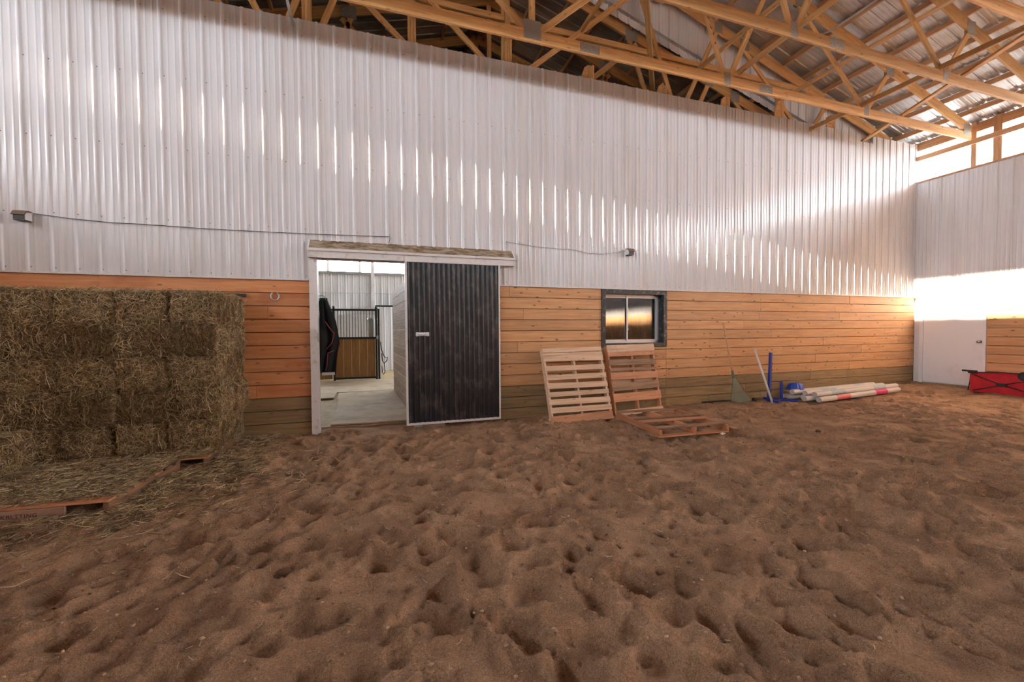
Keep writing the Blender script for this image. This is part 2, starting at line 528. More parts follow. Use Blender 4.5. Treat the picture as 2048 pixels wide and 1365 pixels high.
def make_heights():
    X, Y = np.meshgrid(FX, FY, indexing='ij')
    H = 0.045 * vnoise(X, Y, 0.8, 1) + 0.035 * vnoise(X, Y, 0.33, 2) + 0.020 * vnoise(X, Y, 0.11, 3) + 0.011 * vnoise(X, Y, 0.05, 4)
    H += 0.11 * sstep(10.6, 12.1, X)
    r = np.random.default_rng(5)
    nst = 2700
    Hp = np.zeros_like(H)
    Hr = np.zeros_like(H)
    wob = 1 + 0.5 * vnoise(X, Y, 0.06, 9) + 0.3 * vnoise(X, Y, 0.03, 10)
    for k in range(nst):
        cx, cy = r.uniform(-4.6, 12.2), r.uniform(-5.4, -0.05)
        small = r.random() < 0.35
        a = r.uniform(0.04, 0.06) if small else r.uniform(0.065, 0.115)
        e = r.uniform(1.0, 1.55)
        th = r.normal(0.5, 0.7)
        dep = a * r.uniform(0.40, 0.85)
        R = a * e * 1.7
        i0, i1 = np.searchsorted(FX, cx - R), np.searchsorted(FX, cx + R)
        j0, j1 = np.searchsorted(FY, cy - R), np.searchsorted(FY, cy + R)
        if i1 - i0 < 3 or j1 - j0 < 3: continue
        dx, dy = X[i0:i1, j0:j1] - cx, Y[i0:i1, j0:j1] - cy
        u = (dx * math.cos(th) + dy * math.sin(th)) / (a * e)
        w = (-dx * math.sin(th) + dy * math.cos(th)) / a
        d = np.sqrt(u * u + w * w) * wob[i0:i1, j0:j1]
        # scooped hoof print: steeper at the toe, softer at the heel
        val = dep * (np.clip(d, 0, 1) ** 2.2 - 1) * (1 + 0.35 * np.clip(u, -1, 1))
        Hp[i0:i1, j0:j1] = np.minimum(Hp[i0:i1, j0:j1], val)
        rim = 0.34 * dep * np.exp(-((d - 1.18) / 0.26) ** 2) * (1 - 0.5 * np.clip(u, -1, 1))
        Hr[i0:i1, j0:j1] = np.maximum(Hr[i0:i1, j0:j1], rim)
    H += Hp + Hr + 0.01
    # dragged tracks running from the doorway past the hay
    for (ax, ay, bx, by, dep) in ((-1.55, -3.9, 0.30, -0.35, 0.022), (-1.25, -3.9, 0.48, -0.55, 0.018), (-1.9, -3.4, 0.05, -0.7, 0.02),
                                  (-1.7, -2.9, -0.1, -0.95, 0.016), (-0.95, -3.6, 0.75, -0.8, 0.016), (-2.1, -3.9, -0.3, -1.6, 0.018)):
        L = math.hypot(bx - ax, by - ay)
        tx, ty = (bx - ax) / L, (by - ay) / L
        s = (X - ax) * tx + (Y - ay) * ty
        q = (X - ax) * ty - (Y - ay) * tx + 0.035 * np.sin(s * 3.1 + ax * 7)
        m = sstep(-0.1, 0.3, s) * (1 - sstep(L - 0.4, L, s))
        H += m * dep * (0.5 * np.exp(-((q - 0.06) / 0.03) ** 2) - np.exp(-(q / 0.028) ** 2))
    # worn hollow at the doorway and along the wall foot
    H -= 0.05 * np.exp(-((X + 1.5) / 0.35) ** 2 - ((Y + 0.02) / 0.12) ** 2)
    H -= 0.03 * np.exp(-((X - 0.6) / 0.8) ** 2 - ((Y + 0.15) / 0.15) ** 2)
    H = H * (1 - 0.7 * sstep(0.0, 0.35, Y)) - 0.02 * sstep(0.05, 0.3, Y)
    return X, Y, H


HX, HY, HH = make_heights()


def floor_z(x, y):
    i = min(max(int(np.searchsorted(FX, x)), 0), len(FX) - 1)
    j = min(max(int(np.searchsorted(FY, y)), 0), len(FY) - 1)
    return float(HH[i, j])


def floor_z_np(x, y):
    i = np.clip(np.searchsorted(FX, x), 0, len(FX) - 1)
    j = np.clip(np.searchsorted(FY, y), 0, len(FY) - 1)
    return HH[i, j]


def max_floor(x0, x1, y0, y1):
    i0, i1 = np.searchsorted(FX, x0), np.searchsorted(FX, x1) + 1
    j0, j1 = np.searchsorted(FY, y0), np.searchsorted(FY, y1) + 1
    return float(HH[i0:i1, j0:j1].max())


nx, ny = len(FX), len(FY)
idx = np.arange(nx * ny).reshape(nx, ny)
quads = np.stack([idx[:-1, :-1], idx[1:, :-1], idx[1:, 1:], idx[:-1, 1:]], -1).reshape(-1, 4)
fl = link('floor', np_mesh('floor', np.stack([HX.ravel(), HY.ravel(), HH.ravel()], -1), quads, M['sand'], True))
tag(fl, 'brown hoof-pitted sand footing of the riding arena', kind='structure')

sf = MB().box(XL, XR, 0.40, YS, -0.15, 0.0).build('floor', M['concrete'])
tag(sf, 'dusty floor of the stable behind the doorway', kind='structure')
gr = MB()
for a in ((-90, XL - 0.4, -90, 90), (XR + 0.4, 90, -90, 90), (XL - 0.4, XR + 0.4, -90, YF - 0.4), (XL - 0.4, XR + 0.4, YS + 0.4, 90)):
    gr.box(a[0], a[1], a[2], a[3], -0.35, -0.2)
tag(gr.build('ground', M['earth']), 'pale ground outside the barn', kind='structure')

# ------------------------------------------------------------------ ribbed metal
PITCH = 0.2286
RX0 = -0.8335


def rib_breaks(a, b, x0, pitch=PITCH, scale=1.0):
    """(pos, depth) breakpoints of the ribbed sheet between a and b"""
    out = []
    n0 = math.floor((a - x0) / pitch) - 1
    n1 = math.ceil((b - x0) / pitch) + 1
    for n in range(n0, n1 + 1):
        c = x0 + n * pitch
        for u, d in ((-0.031, 0), (-0.025, 0), (-0.021, 0.0025), (-0.0135, 0.0145), (-0.0095, 0.017), (0.0095, 0.017), (0.0135, 0.0145), (0.021, 0.0025), (0.025, 0), (0.031, 0), (0.061, 0), (0.066, 0.0008), (0.072, 0.0034), (0.081, 0.0034), (0.087, 0.0008), (0.092, 0), (0.137, 0), (0.142, 0.0008), (0.148, 0.0034), (0.157, 0.0034), (0.163, 0.0008), (0.168, 0)):
            out.append((c + u * pitch / PITCH, d * scale))
    pts = [p for p in out if a < p[0] < b]

    def at(x):
        prev = None
        for p in out:
            if p[0] >= x:
                if prev is None: return p[1]
                t = (x - prev[0]) / max(p[0] - prev[0], 1e-9)
                return prev[1] + t * (p[1] - prev[1])
            prev = p
        return 0.0
    return [(a, at(a))] + pts + [(b, at(b))]


def sheet(mb, brk, fn0, fn1):
    """strip of quads; fn0/fn1(pos, depth) give the two ends"""
    vs, fs = [], []
    for p, d in brk:
        vs += [fn0(p, d), fn1(p, d)]
    for i in range(len(brk) - 1):
        fs.append((2 * i, 2 * i + 2, 2 * i + 3, 2 * i + 1))
    mb.add(vs, fs)
    return mb


# ------------------------------------------------------------------ partition wall (wall_back)
wall = tag(empty('wall_back'), 'tall white ribbed metal wall above orange wooden wainscot', kind='structure')
MY = -0.012
cuts = [-6.5]
x = RX0 - 0.1143 - PITCH * 4 * 6
while x < XR - 0.3:
    if x > cuts[-1] + 0.1: cuts.append(x)
    x += 4 * PITCH
cuts.append(XR)
spl = sorted(set([round(c, 4) for c in cuts] + [-0.95, 0.95, 10.285, 10.70]))
for a, b in zip(spl[:-1], spl[1:]):
    mid = (a + b) / 2
    zb = 2.50 if -0.95 < mid < 0.95 else 2.215
    zt = 5.675 if 10.285 < mid < 10.70 else 5.84
    mb = sheet(MB(), rib_breaks(a, b, RX0), lambda p, d: (p, MY - d, zb), lambda p, d: (p, MY - d, zt))
    mb.build('metal_panel', M['white'], wall, smooth=True)
# screws
scr = MB()
n = -26
while True:
    xs = RX0 + n * PITCH + 0.034
    if xs > XR - 0.1: break
    for z in (2.27, 2.93, 3.85, 4.767, 5.62):
        if -0.95 < xs < 0.95 and z < 2.5: continue
        zz = z + random.uniform(-0.006, 0.006)
        scr.tube([(xs, MY - 0.0005, zz), (xs, MY - 0.006, zz)], 0.006, 6)
    n += 1
tag(scr.build('screws', M['screw'], wall), 'small dark screw heads in rows', kind='stuff')
# trim under the metal
for a, b in ((-6.5, -0.99), (0.98, 3.6), (3.6, 8.1), (8.1, XR)):
    MB().box(a, b - 0.004, -0.034, 0.0, 2.200, 2.222).build('trim_strip', M['white_trim'], wall)

PL = 0.184
ZT = 2.2033


def planks(x0, x1, ztop, zbot, parent, red=False, y0=0.0, thick=0.036, seed=0, offs=0.0):
    r = random.Random(seed)
    k = 0
    while True:
        z1 = ZT - PL * k
        z0 = z1 - PL
        if z1 <= zbot + 0.02: break
        k += 1
        if z0 >= ztop - 0.02: continue
        z1c, z0c = min(z1, ztop), max(z0, zbot)
        joints = [x0]
        cur = x0
        while True:
            L = r.choice((1.22, 2.0, 2.44, 3.05, 3.66)) + r.uniform(-0.25, 0.25)
            if cur + L > x1 - 0.45: break
            cur += L
            joints.append(cur)
        joints.append(x1)
        for a, b in zip(joints[:-1], joints[1:]):
            dy = r.uniform(-0.002, 0.003)
            me = chamfer_box(b - a - 0.004, thick, z1c - z0c - 0.007, 0.005).mesh('plank', M['treated'] if k > 9 else (M['plank_red'] if red else M['plank']))
            link('plank', me, parent, ((a + b) / 2, y0 + thick / 2 + dy, (z0c + z1c) / 2))


ZB = ZT - PL * 12 - 0.12
planks(-6.5, -0.985, ZT, ZB, wall, True, seed=1)
planks(0.98, 3.72, ZT, ZB, wall, False, seed=2)
planks(3.72, 5.09, 1.15, ZB, wall, False, seed=3)
planks(5.09, XR + 0.02, ZT, ZB, wall, False, seed=4)
# body of the wall behind the cladding
core = MB()
core.box(-6.5, -0.92, 0.05, 0.20, -0.1, 5.80)
core.box(0.92, 3.70, 0.05, 0.20, -0.1, 5.80)
core.box(5.10, XR, 0.05, 0.20, -0.1, 5.66)
core.box(3.70, 5.10, 0.05, 0.20, -0.1, 1.15)
core.box(3.70, 5.10, 0.05, 0.20, 2.21, 5.80)
core.box(-0.92, 0.92, 0.05, 0.20, 2.55, 5.80)
core.box(XL, -6.5, 0.0, 0.20, -0.1, 5.80)
core.build('wall_core', M['dark_backing'], wall)
# built-up posts standing behind the metal
for i, (px, zt) in enumerate(((-2.45, 6.35), (-0.97, 6.9), (0.49, 6.7), (2.03, 6.26), (3.55, 6.14), (5.09, 6.08), (6.58, 6.10), (8.02, 6.27), (9.52, 6.18))):
    for j in range(3):
        z = zt - (0.02 if j == 1 else 0) - random.uniform(0, 0.03)
        beam('post_ply', (px - 0.045 + 0.040 * j, 0.115, 5.45), (px - 0.045 + 0.040 * j, 0.115, z), 0.037, 0.12, M['truss'], wall, side=(1, 0, 0))
    if i in (4, 5, 6, 7, 8):
        g = MB()
        g.prism([(px - 0.068, 0.05, 5.45), (px - 0.068, 0.05, zt - 0.03), (px - 0.068 - 0.07, 0.05, zt - 0.08), (px - 0.068 - 0.15, 0.05, zt - 0.30), (px - 0.068 - 0.15, 0.05, 5.45)], (0, 0.018, 0))
        g.build('gusset_board', M['truss'], wall)

# ------------------------------------------------------------------ gable infill and stable roof
gab = tag(empty('wall_gable'), 'white ribbed metal infill between the arena roof and the lower stable roof', kind='structure')


def arena_z(x, off=0.0): return 5.864 + 0.306 * (12.09 - (x if x > RIDGE else 2 * RIDGE - x)) + off


def stable_z(x, off=0.0): return 8.03 - 0.290 * abs(x - RIDGE) + off


gx = RIDGE - 10.2
while gx < XR:
    b = min(gx + 4 * PITCH, XR)
    sheet(MB(), rib_breaks(gx, b, RX0 + 0.06), lambda p, d: (p, 0.32 - d, stable_z(p, -0.12)), lambda p, d: (p, 0.32 - d, arena_z(p, 0.12))).build('metal_panel', M['white'], gab, smooth=True)
    gx = b
beam('girt', (-4.7, 0.22, 6.70), (8.72, 0.22, 6.70), 0.04, 0.10, M['truss'], gab)
beam('girt', (-1.5, 0.22, 7.75), (5.2, 0.22, 7.75), 0.04, 0.10, M['truss'], gab)

# ------------------------------------------------------------------ roofs
ceil = tag(empty('ceiling'), 'ribbed galvanised arena roof on wooden purlins', kind='structure')
ROOF_UP = 0.115


def roof_sheets(zf, y0, y1, parent, over=0.9):
    W = 4 * PITCH
    for sgn in (1, -1):
        xe = RIDGE + sgn * (10.2 + over)
        me = sheet(MB(), rib_breaks(0, W, 0.1), lambda p, d: (RIDGE, p, zf(RIDGE) + d), lambda p, d: (xe, p, zf(xe) + d)).mesh('roof_sheet', M['galv'])
        y = y0
        while y < y1 - 0.01:
            link('roof_sheet', me, parent, (0, y, 0))
            y += W


roof_sheets(lambda x: arena_z(x, ROOF_UP), YF - 0.2, 0.3, ceil)
for sgn in (1, -1):
    k = 0
    while 0.15 + 0.60 * k < 10.25:
        x = RIDGE + sgn * (0.15 + 0.60 * k)
        z = arena_z(x, 0.052)
        o = beam('purlin', (x, YF + 0.02, z), (x, 0.30, z), 0.038, 0.10, M['purlin'], ceil, side=(1, 0, 0))
        k += 1
ceil2 = tag(empty('ceiling'), 'dark galvanised underside of the lower stable roof', kind='structure')
roof_sheets(lambda x: stable_z(x, ROOF_UP - 0.1), 0.25, YS + 0.2, ceil2)
for sgn in (1, -1):
    k = 0
    while 0.15 + 0.60 * k < 10.25:
        x = RIDGE + sgn * (0.15 + 0.60 * k)
        z = stable_z(x, -0.05)
        beam('purlin', (x, 0.34, z), (x, 6.0, z), 0.038, 0.10, M['purlin'], ceil2, side=(1, 0, 0))
        k += 1
MB().box(XL, XR, 0.22, YS, 4.30, 4.34).build('loft_light_blocker', M['white_trim'], ceil2)  # unseen slab added to keep stable daylight out of the loft

# ------------------------------------------------------------------ trusses
def mir(x): return 2 * RIDGE - x


WEBS = [((8.90, 5.66), (9.52, 6.50)), ((8.80, 5.66), (7.10, 7.20)), ((5.56, 5.66), (6.42, 7.40)), ((5.44, 5.66), (4.55, 7.95)), ((2.16, 5.68), (4.72, 7.88))]


def truss(y, dz, label, plates=True, visible_bottom=True):
    t = empty('roof_truss', (RIDGE, y, 5.53 + dz))
    tag(t, label, 'roof truss', 'wooden roof trusses')
    oz = 5.53 + dz

    def P(x, z): return (x - RIDGE, 0.0, z - 5.53)
    beam('bottom_chord', P(mir(12.16), 5.60), P(12.16, 5.60), 0.040, 0.165, M['truss'], t)
    for s in (1, -1):
        f = (lambda x: x) if s == 1 else mir
        beam('top_chord', P(f(12.16), arena_z(12.16, -0.105)), P(f(RIDGE + 0.01), arena_z(RIDGE + 0.01, -0.105)), 0.038, 0.20, M['truss'], t)
        for (a, b) in WEBS:
            beam('web', P(f(a[0]), a[1]), P(f(b[0]), b[1]), 0.034, 0.089, M['truss'], t)
        if plates:
            for (px, pz, w, h) in ((8.86, 5.63, 0.13, 0.19), (9.52, 6.52, 0.22, 0.24), (7.12, 7.28, 0.24, 0.22), (5.50, 5.63, 0.13, 0.21), (6.34, 5.60, 0.30, 0.13), (2.95, 5.60, 0.32, 0.13), (6.45, 7.48, 0.2, 0.2), (4.6, 8.02, 0.26, 0.22), (12.0, 5.72, 0.22, 0.24)):
                if s == -1 and px in (6.34, 2.95): continue
                m = MB()
                for yy in (-0.0225, 0.0195):
                    m.box(f(px) - RIDGE - w / 2, f(px) - RIDGE + w / 2, yy, yy + 0.003, pz - 5.53 - h / 2, pz - 5.53 + h / 2)
                m.build('gusset_plate', M['plate'], t)
    beam('king_post', P(RIDGE, 5.67), P(RIDGE, arena_z(RIDGE, -0.15)), 0.034, 0.089, M['truss'], t)
    m = MB()
    for yy in (-0.0235, 0.0195):
        m.box(-0.13, 0.13, yy, yy + 0.004, 0.02, 0.28)
    m.build('gusset_plate', M['plate'], t)
    return t


truss(-0.97, 0, 'arena roof truss nearest in front of the white metal partition wall')
truss(-2.115, 0, 'second arena roof truss out from the partition wall, carrying the bent conduit')
truss(-3.25, 0, 'third arena roof truss from the partition wall, cut off by the top right corner')
truss(-4.40, 0, 'fourth arena roof truss from the partition wall, nearest the camera')
truss(0.19, 0, 'end arena roof truss standing just behind the top of the metal wall')
truss(0.42, -0.92, 'first stable roof truss, directly behind the white gable infill', plates=True)
truss(1.40, -0.92, 'second stable roof truss, in the dark loft behind the metal wall')
truss(2.50, -0.92, 'third stable roof truss, deepest in the dark loft')

# lateral and diagonal bracing boards
def brace(name, p0, p1, w, h, label, side=None):
    b = tag(beam(name, p0, p1, w, h, M['truss'], None, side), label, 'brace', 'bracing boards across the trusses')
    return b


brace('lateral_brace', (8.72, 0.26, 5.715), (8.72, -6.0, 5.715), 0.038, 0.089, 'long lateral brace lying on the bottom chords at the outer web joints', side=(1, 0, 0))
brace('lateral_brace', (8.10, 0.26, 6.33), (8.10, -6.0, 6.33), 0.089, 0.038, 'long dark lateral brace nailed halfway up the outer long webs')
brace('lateral_brace', (5.94, 0.26, 6.56), (5.94, -6.0, 6.56), 0.038, 0.089, 'lateral brace nailed across the webs nearest the red stencil marks', side=(1, 0, 0))
brace('lateral_brace', (3.42, 0.26, 6.78), (3.42, -6.0, 6.78), 0.038, 0.089, 'lateral brace across the long inner webs beside the ridge', side=(1, 0, 0))
brace('diagonal_brace', (10.42, 0.03, 5.715), (8.15, -4.55, 5.715), 0.089, 0.038, 'diagonal brace running out of the notch in the metal wall top')
brace('diagonal_brace', (4.95, 0.24, 6.05), (2.9, -2.2, 7.2), 0.089, 0.038, 'sloping diagonal brace between the inner webs near the ridge')
brace('diagonal_brace', (5.70, -1.0, 5.75), (7.4, -3.3, 7.1), 0.038, 0.089, 'sloping diagonal brace rising from the second truss towards the purlins')

# red stencil marks on a web of the first truss
sm_ = MB()
for i in range(7):
    t = 0.22 + 0.052 * i
    c = Vector((5.44, -0.97, 5.66)).lerp(Vector((4.55, -0.97, 7.95)), t)
    for k in range(2):
        q = Vector((random.uniform(-0.018, 0.018), 0, random.uniform(-0.03, 0.03)))
        sm_.box(c.x + q.x - 0.012, c.x + q.x + 0.012, c.y - 0.0185, c.y - 0.0172, c.z + q.z - 0.014, c.z + q.z + 0.014)
first_truss = [o for o in bpy.data.objects if o.name == 'roof_truss'][0]
sm_.v = [(a - RIDGE, b + 0.97, c - 5.53) for a, b, c in sm_.v]
sm_.build('stencil_marks', M['red_trim'], first_truss)
# ------------------------------------------------------------------ right eave wall
def eave_wall(sgn, wname, label):
    """sgn=+1: x = XR, interior at smaller x"""
    X0 = XR if sgn > 0 else XL
    w = tag(empty(wname), label, kind='structure')
    s = -sgn            # towards the interior

    def bx(y0, y1, z0, z1, d0, d1):
        m = MB()
        a, b = sorted((X0 + s * d0, X0 + s * d1))
        m.box(a, b, y0, y1, z0, z1)
        return m
    y = 0.0
    ydoor = -1.25 if sgn > 0 else 0
    while y > YF + 0.01:
        y1 = max(y - 4 * PITCH * 0.977, YF)
        sheet(MB(), rib_breaks(y1, y, -0.244, PITCH * 0.977), lambda p, d: (X0 + s * (0.012 + d), p, 2.19), lambda p, d: (X0 + s * (0.012 + d), p, SILL - 0.005)).build('metal_panel', M['white'], w, smooth=True)
        y = y1
    r = random.Random(21 + sgn)
    for k in range(12):
        z1 = ZT - 0.01 - PL * k
        ys = [ydoor]
        while True:
            L = r.choice((2.44, 3.05, 3.66)) + r.uniform(-0.2, 0.2)
            if ys[-1] - L < YF + 0.5: break
            ys.append(ys[-1] - L)
        ys.append(YF)
        for a, b in zip(ys[:-1], ys[1:]):
            me = chamfer_box(a - b - 0.004, 0.036, PL - 0.007, 0.005).mesh('plank', M['treated'] if k > 8 else M['plank'])
            link('plank', me, w, (X0 - s * 0.018, (a + b) / 2, z1 - PL / 2), (0, 0, math.pi / 2))
    MB().box(min(X0 - s * 0.04, X0 - s * 0.14), max(X0 - s * 0.04, X0 - s * 0.14), YF, 0.2, -0.2, SILL).build('wall_core', M['dark_backing'], w)
    beam('window_sill_board', (X0 - s * 0.02, YF, SILL - 0.02), (X0 - s * 0.02, 0, SILL - 0.02), 0.14, 0.04, M['purlin'], w, side=(1, 0, 0))
    beam('window_rail', (X0 + s * 0.03, YF, 5.495), (X0 + s * 0.03, 0.0, 5.495), 0.038, 0.11, M['purlin'], w, side=(1, 0, 0))
    beam('top_plate', (X0 - s * 0.02, YF, 5.765), (X0 - s * 0.02, 0.3, 5.765), 0.038, 0.15, M['purlin'], w, side=(1, 0, 0))
    # closes the gap between plate and roof sheet
    MB().box(min(X0 - s * 0.05, X0 - s * 0.08), max(X0 - s * 0.05, X0 - s * 0.08), YF, 0.3, 5.70, 5.90).build('eave_board', M['purlin'], w)
    yy = -0.985
    i = 0
    while yy > YF:
        beam('window_post', (X0 - s * 0.07, yy, SILL - 0.2), (X0 - s * 0.07, yy, 5.90), 0.14, 0.085, M['purlin'], w, side=(1, 0, 0))
        if i % 2 == 0:
            beam('window_post', (X0 - s * 0.07, yy - 0.36, SILL - 0.2), (X0 - s * 0.07, yy - 0.36, 5.90), 0.14, 0.13, M['purlin'], w, side=(1, 0, 0))
        yy -= 1.14 * (1 if sgn > 0 else 2)
        i += 1
    portal((X0 - s * 0.16, YF / 2, (SILL + HEADZ) / 2), abs(YF), HEADZ - SILL, (s, 0, 0)).rotation_euler = (math.radians(90), 0, math.radians(90) * (1 if s < 0 else -1)) if False else portal_rot(s)
    return w


def portal_rot(s):
    # area light whose -Z points along (s,0,0), local x along world Y
    z = Vector((-s, 0, 0))
    x = Vector((0, 1, 0))
    y = z.cross(x)
    return Matrix(((x.x, y.x, z.x), (x.y, y.y, z.y), (x.z, y.z, z.z))).to_euler()


wr = eave_wall(1, 'wall_right', 'right eave wall with strip windows, white metal and wooden wainscot')
wl = eave_wall(-1, 'wall_left', 'left eave wall with strip windows, out of the picture')
wf = tag(empty('wall_front'), 'end wall of the arena behind the camera', kind='structure')
y = XL
while y < XR - 0.01:
    b = min(y + 4 * PITCH, XR)
    sheet(MB(), rib_breaks(y, b, RX0), lambda p, d: (p, YF + d, 2.2), lambda p, d: (p, YF + d, arena_z(p, 0.12))).build('metal_panel', M['white'], wf, smooth=True)
    y = b
for k in range(12):
    link('plank', chamfer_box(XR - XL, 0.036, PL - 0.003, 0.003).mesh('plank', M['plank'] if k < 9 else M['treated']), wf, ((XR + XL) / 2, YF + 0.0, ZT - PL * (k + 0.5)))

# stable shell
ws = tag(empty('wall_stable'), 'far stable wall of pale ribbed metal with a strip of windows', kind='structure')
y = -5.0
while y < 4.9:
    b = y + 4 * PITCH
    sheet(MB(), rib_breaks(y, b, RX0 + 0.02, 0.26), lambda p, d: (p, YS - d * 1.6, 0.0), lambda p, d: (p, YS - d * 1.6, 3.70)).build('metal_panel', M['white'], ws, smooth=True)
    y = b
MB().box(XL, -5.0, YS, YS + 0.1, 0, 4.34).box(4.9, XR, YS, YS + 0.1, 0, 4.34).box(-5, 4.9, YS + 0.03, YS + 0.1, 0, 3.68).box(-5, 4.9, YS, YS + 0.1, 4.28, 4.6).build('wall_core', M['white_trim'], ws)
MB().prism([(XL, YS, 4.34), (XR, YS, 4.34), (XR, YS, 5.2), (RIDGE, YS, 8.15), (XL, YS, 5.2)], (0, 0.1, 0)).build('gable_sheet', M['white_trim'], ws)
MB().box(-5.0, 4.9, YS - 0.06, YS, 3.66, 3.76).build('window_sill_board', M['steel'], ws)
for px in (-3.3, -1.95, -0.82, 1.4, 2.6, 3.8):
    MB().box(px - 0.05, px + 0.05, YS - 0.01, YS + 0.08, 3.74, 4.30).build('window_post', M['white_trim'], ws)
MB().box(-0.42, -0.30, YS - 0.10, YS - 0.03, 0, 4.3).build('steel_column', M['white_trim'], ws)
MB().tube([(-5, YS - 0.05, 2.95), (4.9, YS - 0.05, 2.95)], 0.012, 6).build('conduit', M['steel'], ws)
MB().box(XL - 0.1, XL, 0.2, YS, 0, 5.2).box(XR, XR + 0.1, 0.2, YS, 0, 2.4).box(XR, XR + 0.1, 0.2, YS, 3.4, 5.2).build('side_wall', M['white_trim'], ws)
portal((0, YS + 0.12, 4.02), 9.9, 0.56, (0, -1, 0)).rotation_euler = Matrix(((1, 0, 0), (0, 0, 1), (0, -1, 0))).to_euler()
for s in (-1,):
    p = portal((XR + 0.12 if s < 0 else XL - 0.12, YS / 2, 2.9), YS, 1.0, (s, 0, 0))
    p.rotation_euler = portal_rot(s)

# ------------------------------------------------------------------ sliding door, header, jamb
d1 = tag(empty('door_1', (1.055, -0.12, 0.05)), 'black ribbed metal sliding door with white edging, pushed half open', kind='structure')
DW, DH = 1.47, 2.49
m = MB()
brk = []
xx = -DW / 2 + 0.03
pts = [(-DW / 2 + 0.02, 0)]
while xx < DW / 2 - 0.05:
    for u, d in ((-0.003, 0), (0.0, 0.0005), (0.006, 0.014), (0.010, 0.0175), (0.022, 0.0175), (0.026, 0.014), (0.032, 0.0005), (0.035, 0)):
        pts.append((xx + u, d))
    xx += 0.0762
pts.append((DW / 2 - 0.02, 0))
nsp = len(pts)
for a in range(0, nsp - 1, 56):
    seg = pts[a:a + 57]
    sheet(MB(), seg, lambda p, d: (p, -0.012 - d, 0.02), lambda p, d: (p, -0.012 - d, DH - 0.02)).build('metal_panel', M['black_metal'], d1, smooth=True)
MB().box(-DW / 2 + 0.01, DW / 2 - 0.01, 0.0, 0.035, 0.01, DH - 0.01).build('door_core', M['black_paint'], d1)
for nm, a in (('edge_trim', (-DW / 2, -DW / 2 + 0.03, -0.034, 0.04, 0, DH)), ('edge_trim', (DW / 2 - 0.022, DW / 2, -0.034, 0.04, 0, DH)), ('edge_trim', (-DW / 2 + 0.03, DW / 2 - 0.022, -0.034, 0.04, 0, 0.032)), ('edge_trim', (-DW / 2 + 0.03, DW / 2 - 0.022, -0.034, 0.04, DH - 0.03, DH))):
    MB().box(*a).build(nm, M['white_trim'], d1)
hp = MB()
hx, hz = -0.487, 1.375
hp.prism([(hx - 0.10, -0.030, hz - 0.022), (hx - 0.085, -0.030, hz - 0.032), (hx - 0.05, -0.030, hz - 0.026), (hx + 0.05, -0.030, hz - 0.026), (hx + 0.085, -0.030, hz - 0.032), (hx + 0.10, -0.030, hz - 0.022), (hx + 0.10, -0.030, hz + 0.022), (hx + 0.085, -0.030, hz + 0.032), (hx + 0.05, -0.030, hz + 0.026), (hx - 0.05, -0.030, hz + 0.026), (hx - 0.085, -0.030, hz + 0.032), (hx - 0.10, -0.030, hz + 0.022)], (0, 0.006, 0))
h = hp.build('handle', M['white_door'], d1)
MB().tube([(hx - 0.055, -0.03, hz), (hx - 0.05, -0.062, hz), (hx + 0.05, -0.062, hz), (hx + 0.055, -0.03, hz)], 0.013, 8).build('grip', M['white_door'], h)
MB().box(-0.62, -0.50, -0.02, 0.03, -0.035, 0.0).build('guide_shoe', M['steel'], d1)

t1 = tag(empty('trim_1', (0.53, -0.02, 2.52)), 'dust-caked track cover above the sliding door', kind='structure')
HL = 1.50
MB().prism([(-HL, 0.0, 0.262), (-HL, -0.135, 0.120), (-HL, -0.135, 0.105), (-HL, -0.12, 0.105), (-HL, 0.0, 0.235)], (2 * HL, 0, 0)).build('cover_top', M['dust_top'], t1)
MB().box(-HL, HL, -0.139, -0.133, 0.088, 0.124).build('cover_lip', M['white_trim'], t1)
for a, b in ((-HL - 0.01, -0.22), (-0.216, 0.86), (0.864, HL + 0.01)):
    MB().box(a, b, -0.118, -0.104, -0.004, 0.095).build('fascia_board', M['white_trim'], t1)
for sx in (-HL - 0.02, HL):
    MB().prism([(sx, 0, 0.0), (sx, -0.118, 0.0), (sx, -0.135, 0.09), (sx, -0.135, 0.12), (sx, 0, 0.262)], (0.02, 0, 0)).build('end_cap', M['white_trim'], t1)
MB().box(-HL + 0.02, HL - 0.02, -0.09, -0.05, 0.055, 0.10).build('track_rail', M['steel'], t1)

t2 = tag(empty('trim_2', (-0.933, -0.03, 0.0)), 'white wooden door jamb beside the stained planks', kind='structure')
MB().box(-0.052, 0.052, -0.035, 0.03, -0.02, 2.52).build('jamb_board', M['white_trim'], t2)
MB().box(0.012, 0.03, 0.03, 0.24, -0.02, 2.56).build('jamb_return', M['white_trim'], t2)
MB().box(0.03, 1.85, 0.03, 0.24, 2.535, 2.57).build('head_board', M['white_trim'], t2)
MB().box(0.012, 0.05, -0.0361, -0.03, 2.46, 2.50).build('stop_block', M['steel'], t2)
MB().box(0.046, 0.062, -0.05, 0.02, 1.33, 1.37).box(0.046, 0.058, -0.052, -0.03, 1.36, 1.46).build('latch_keeper', M['steel'], t2)

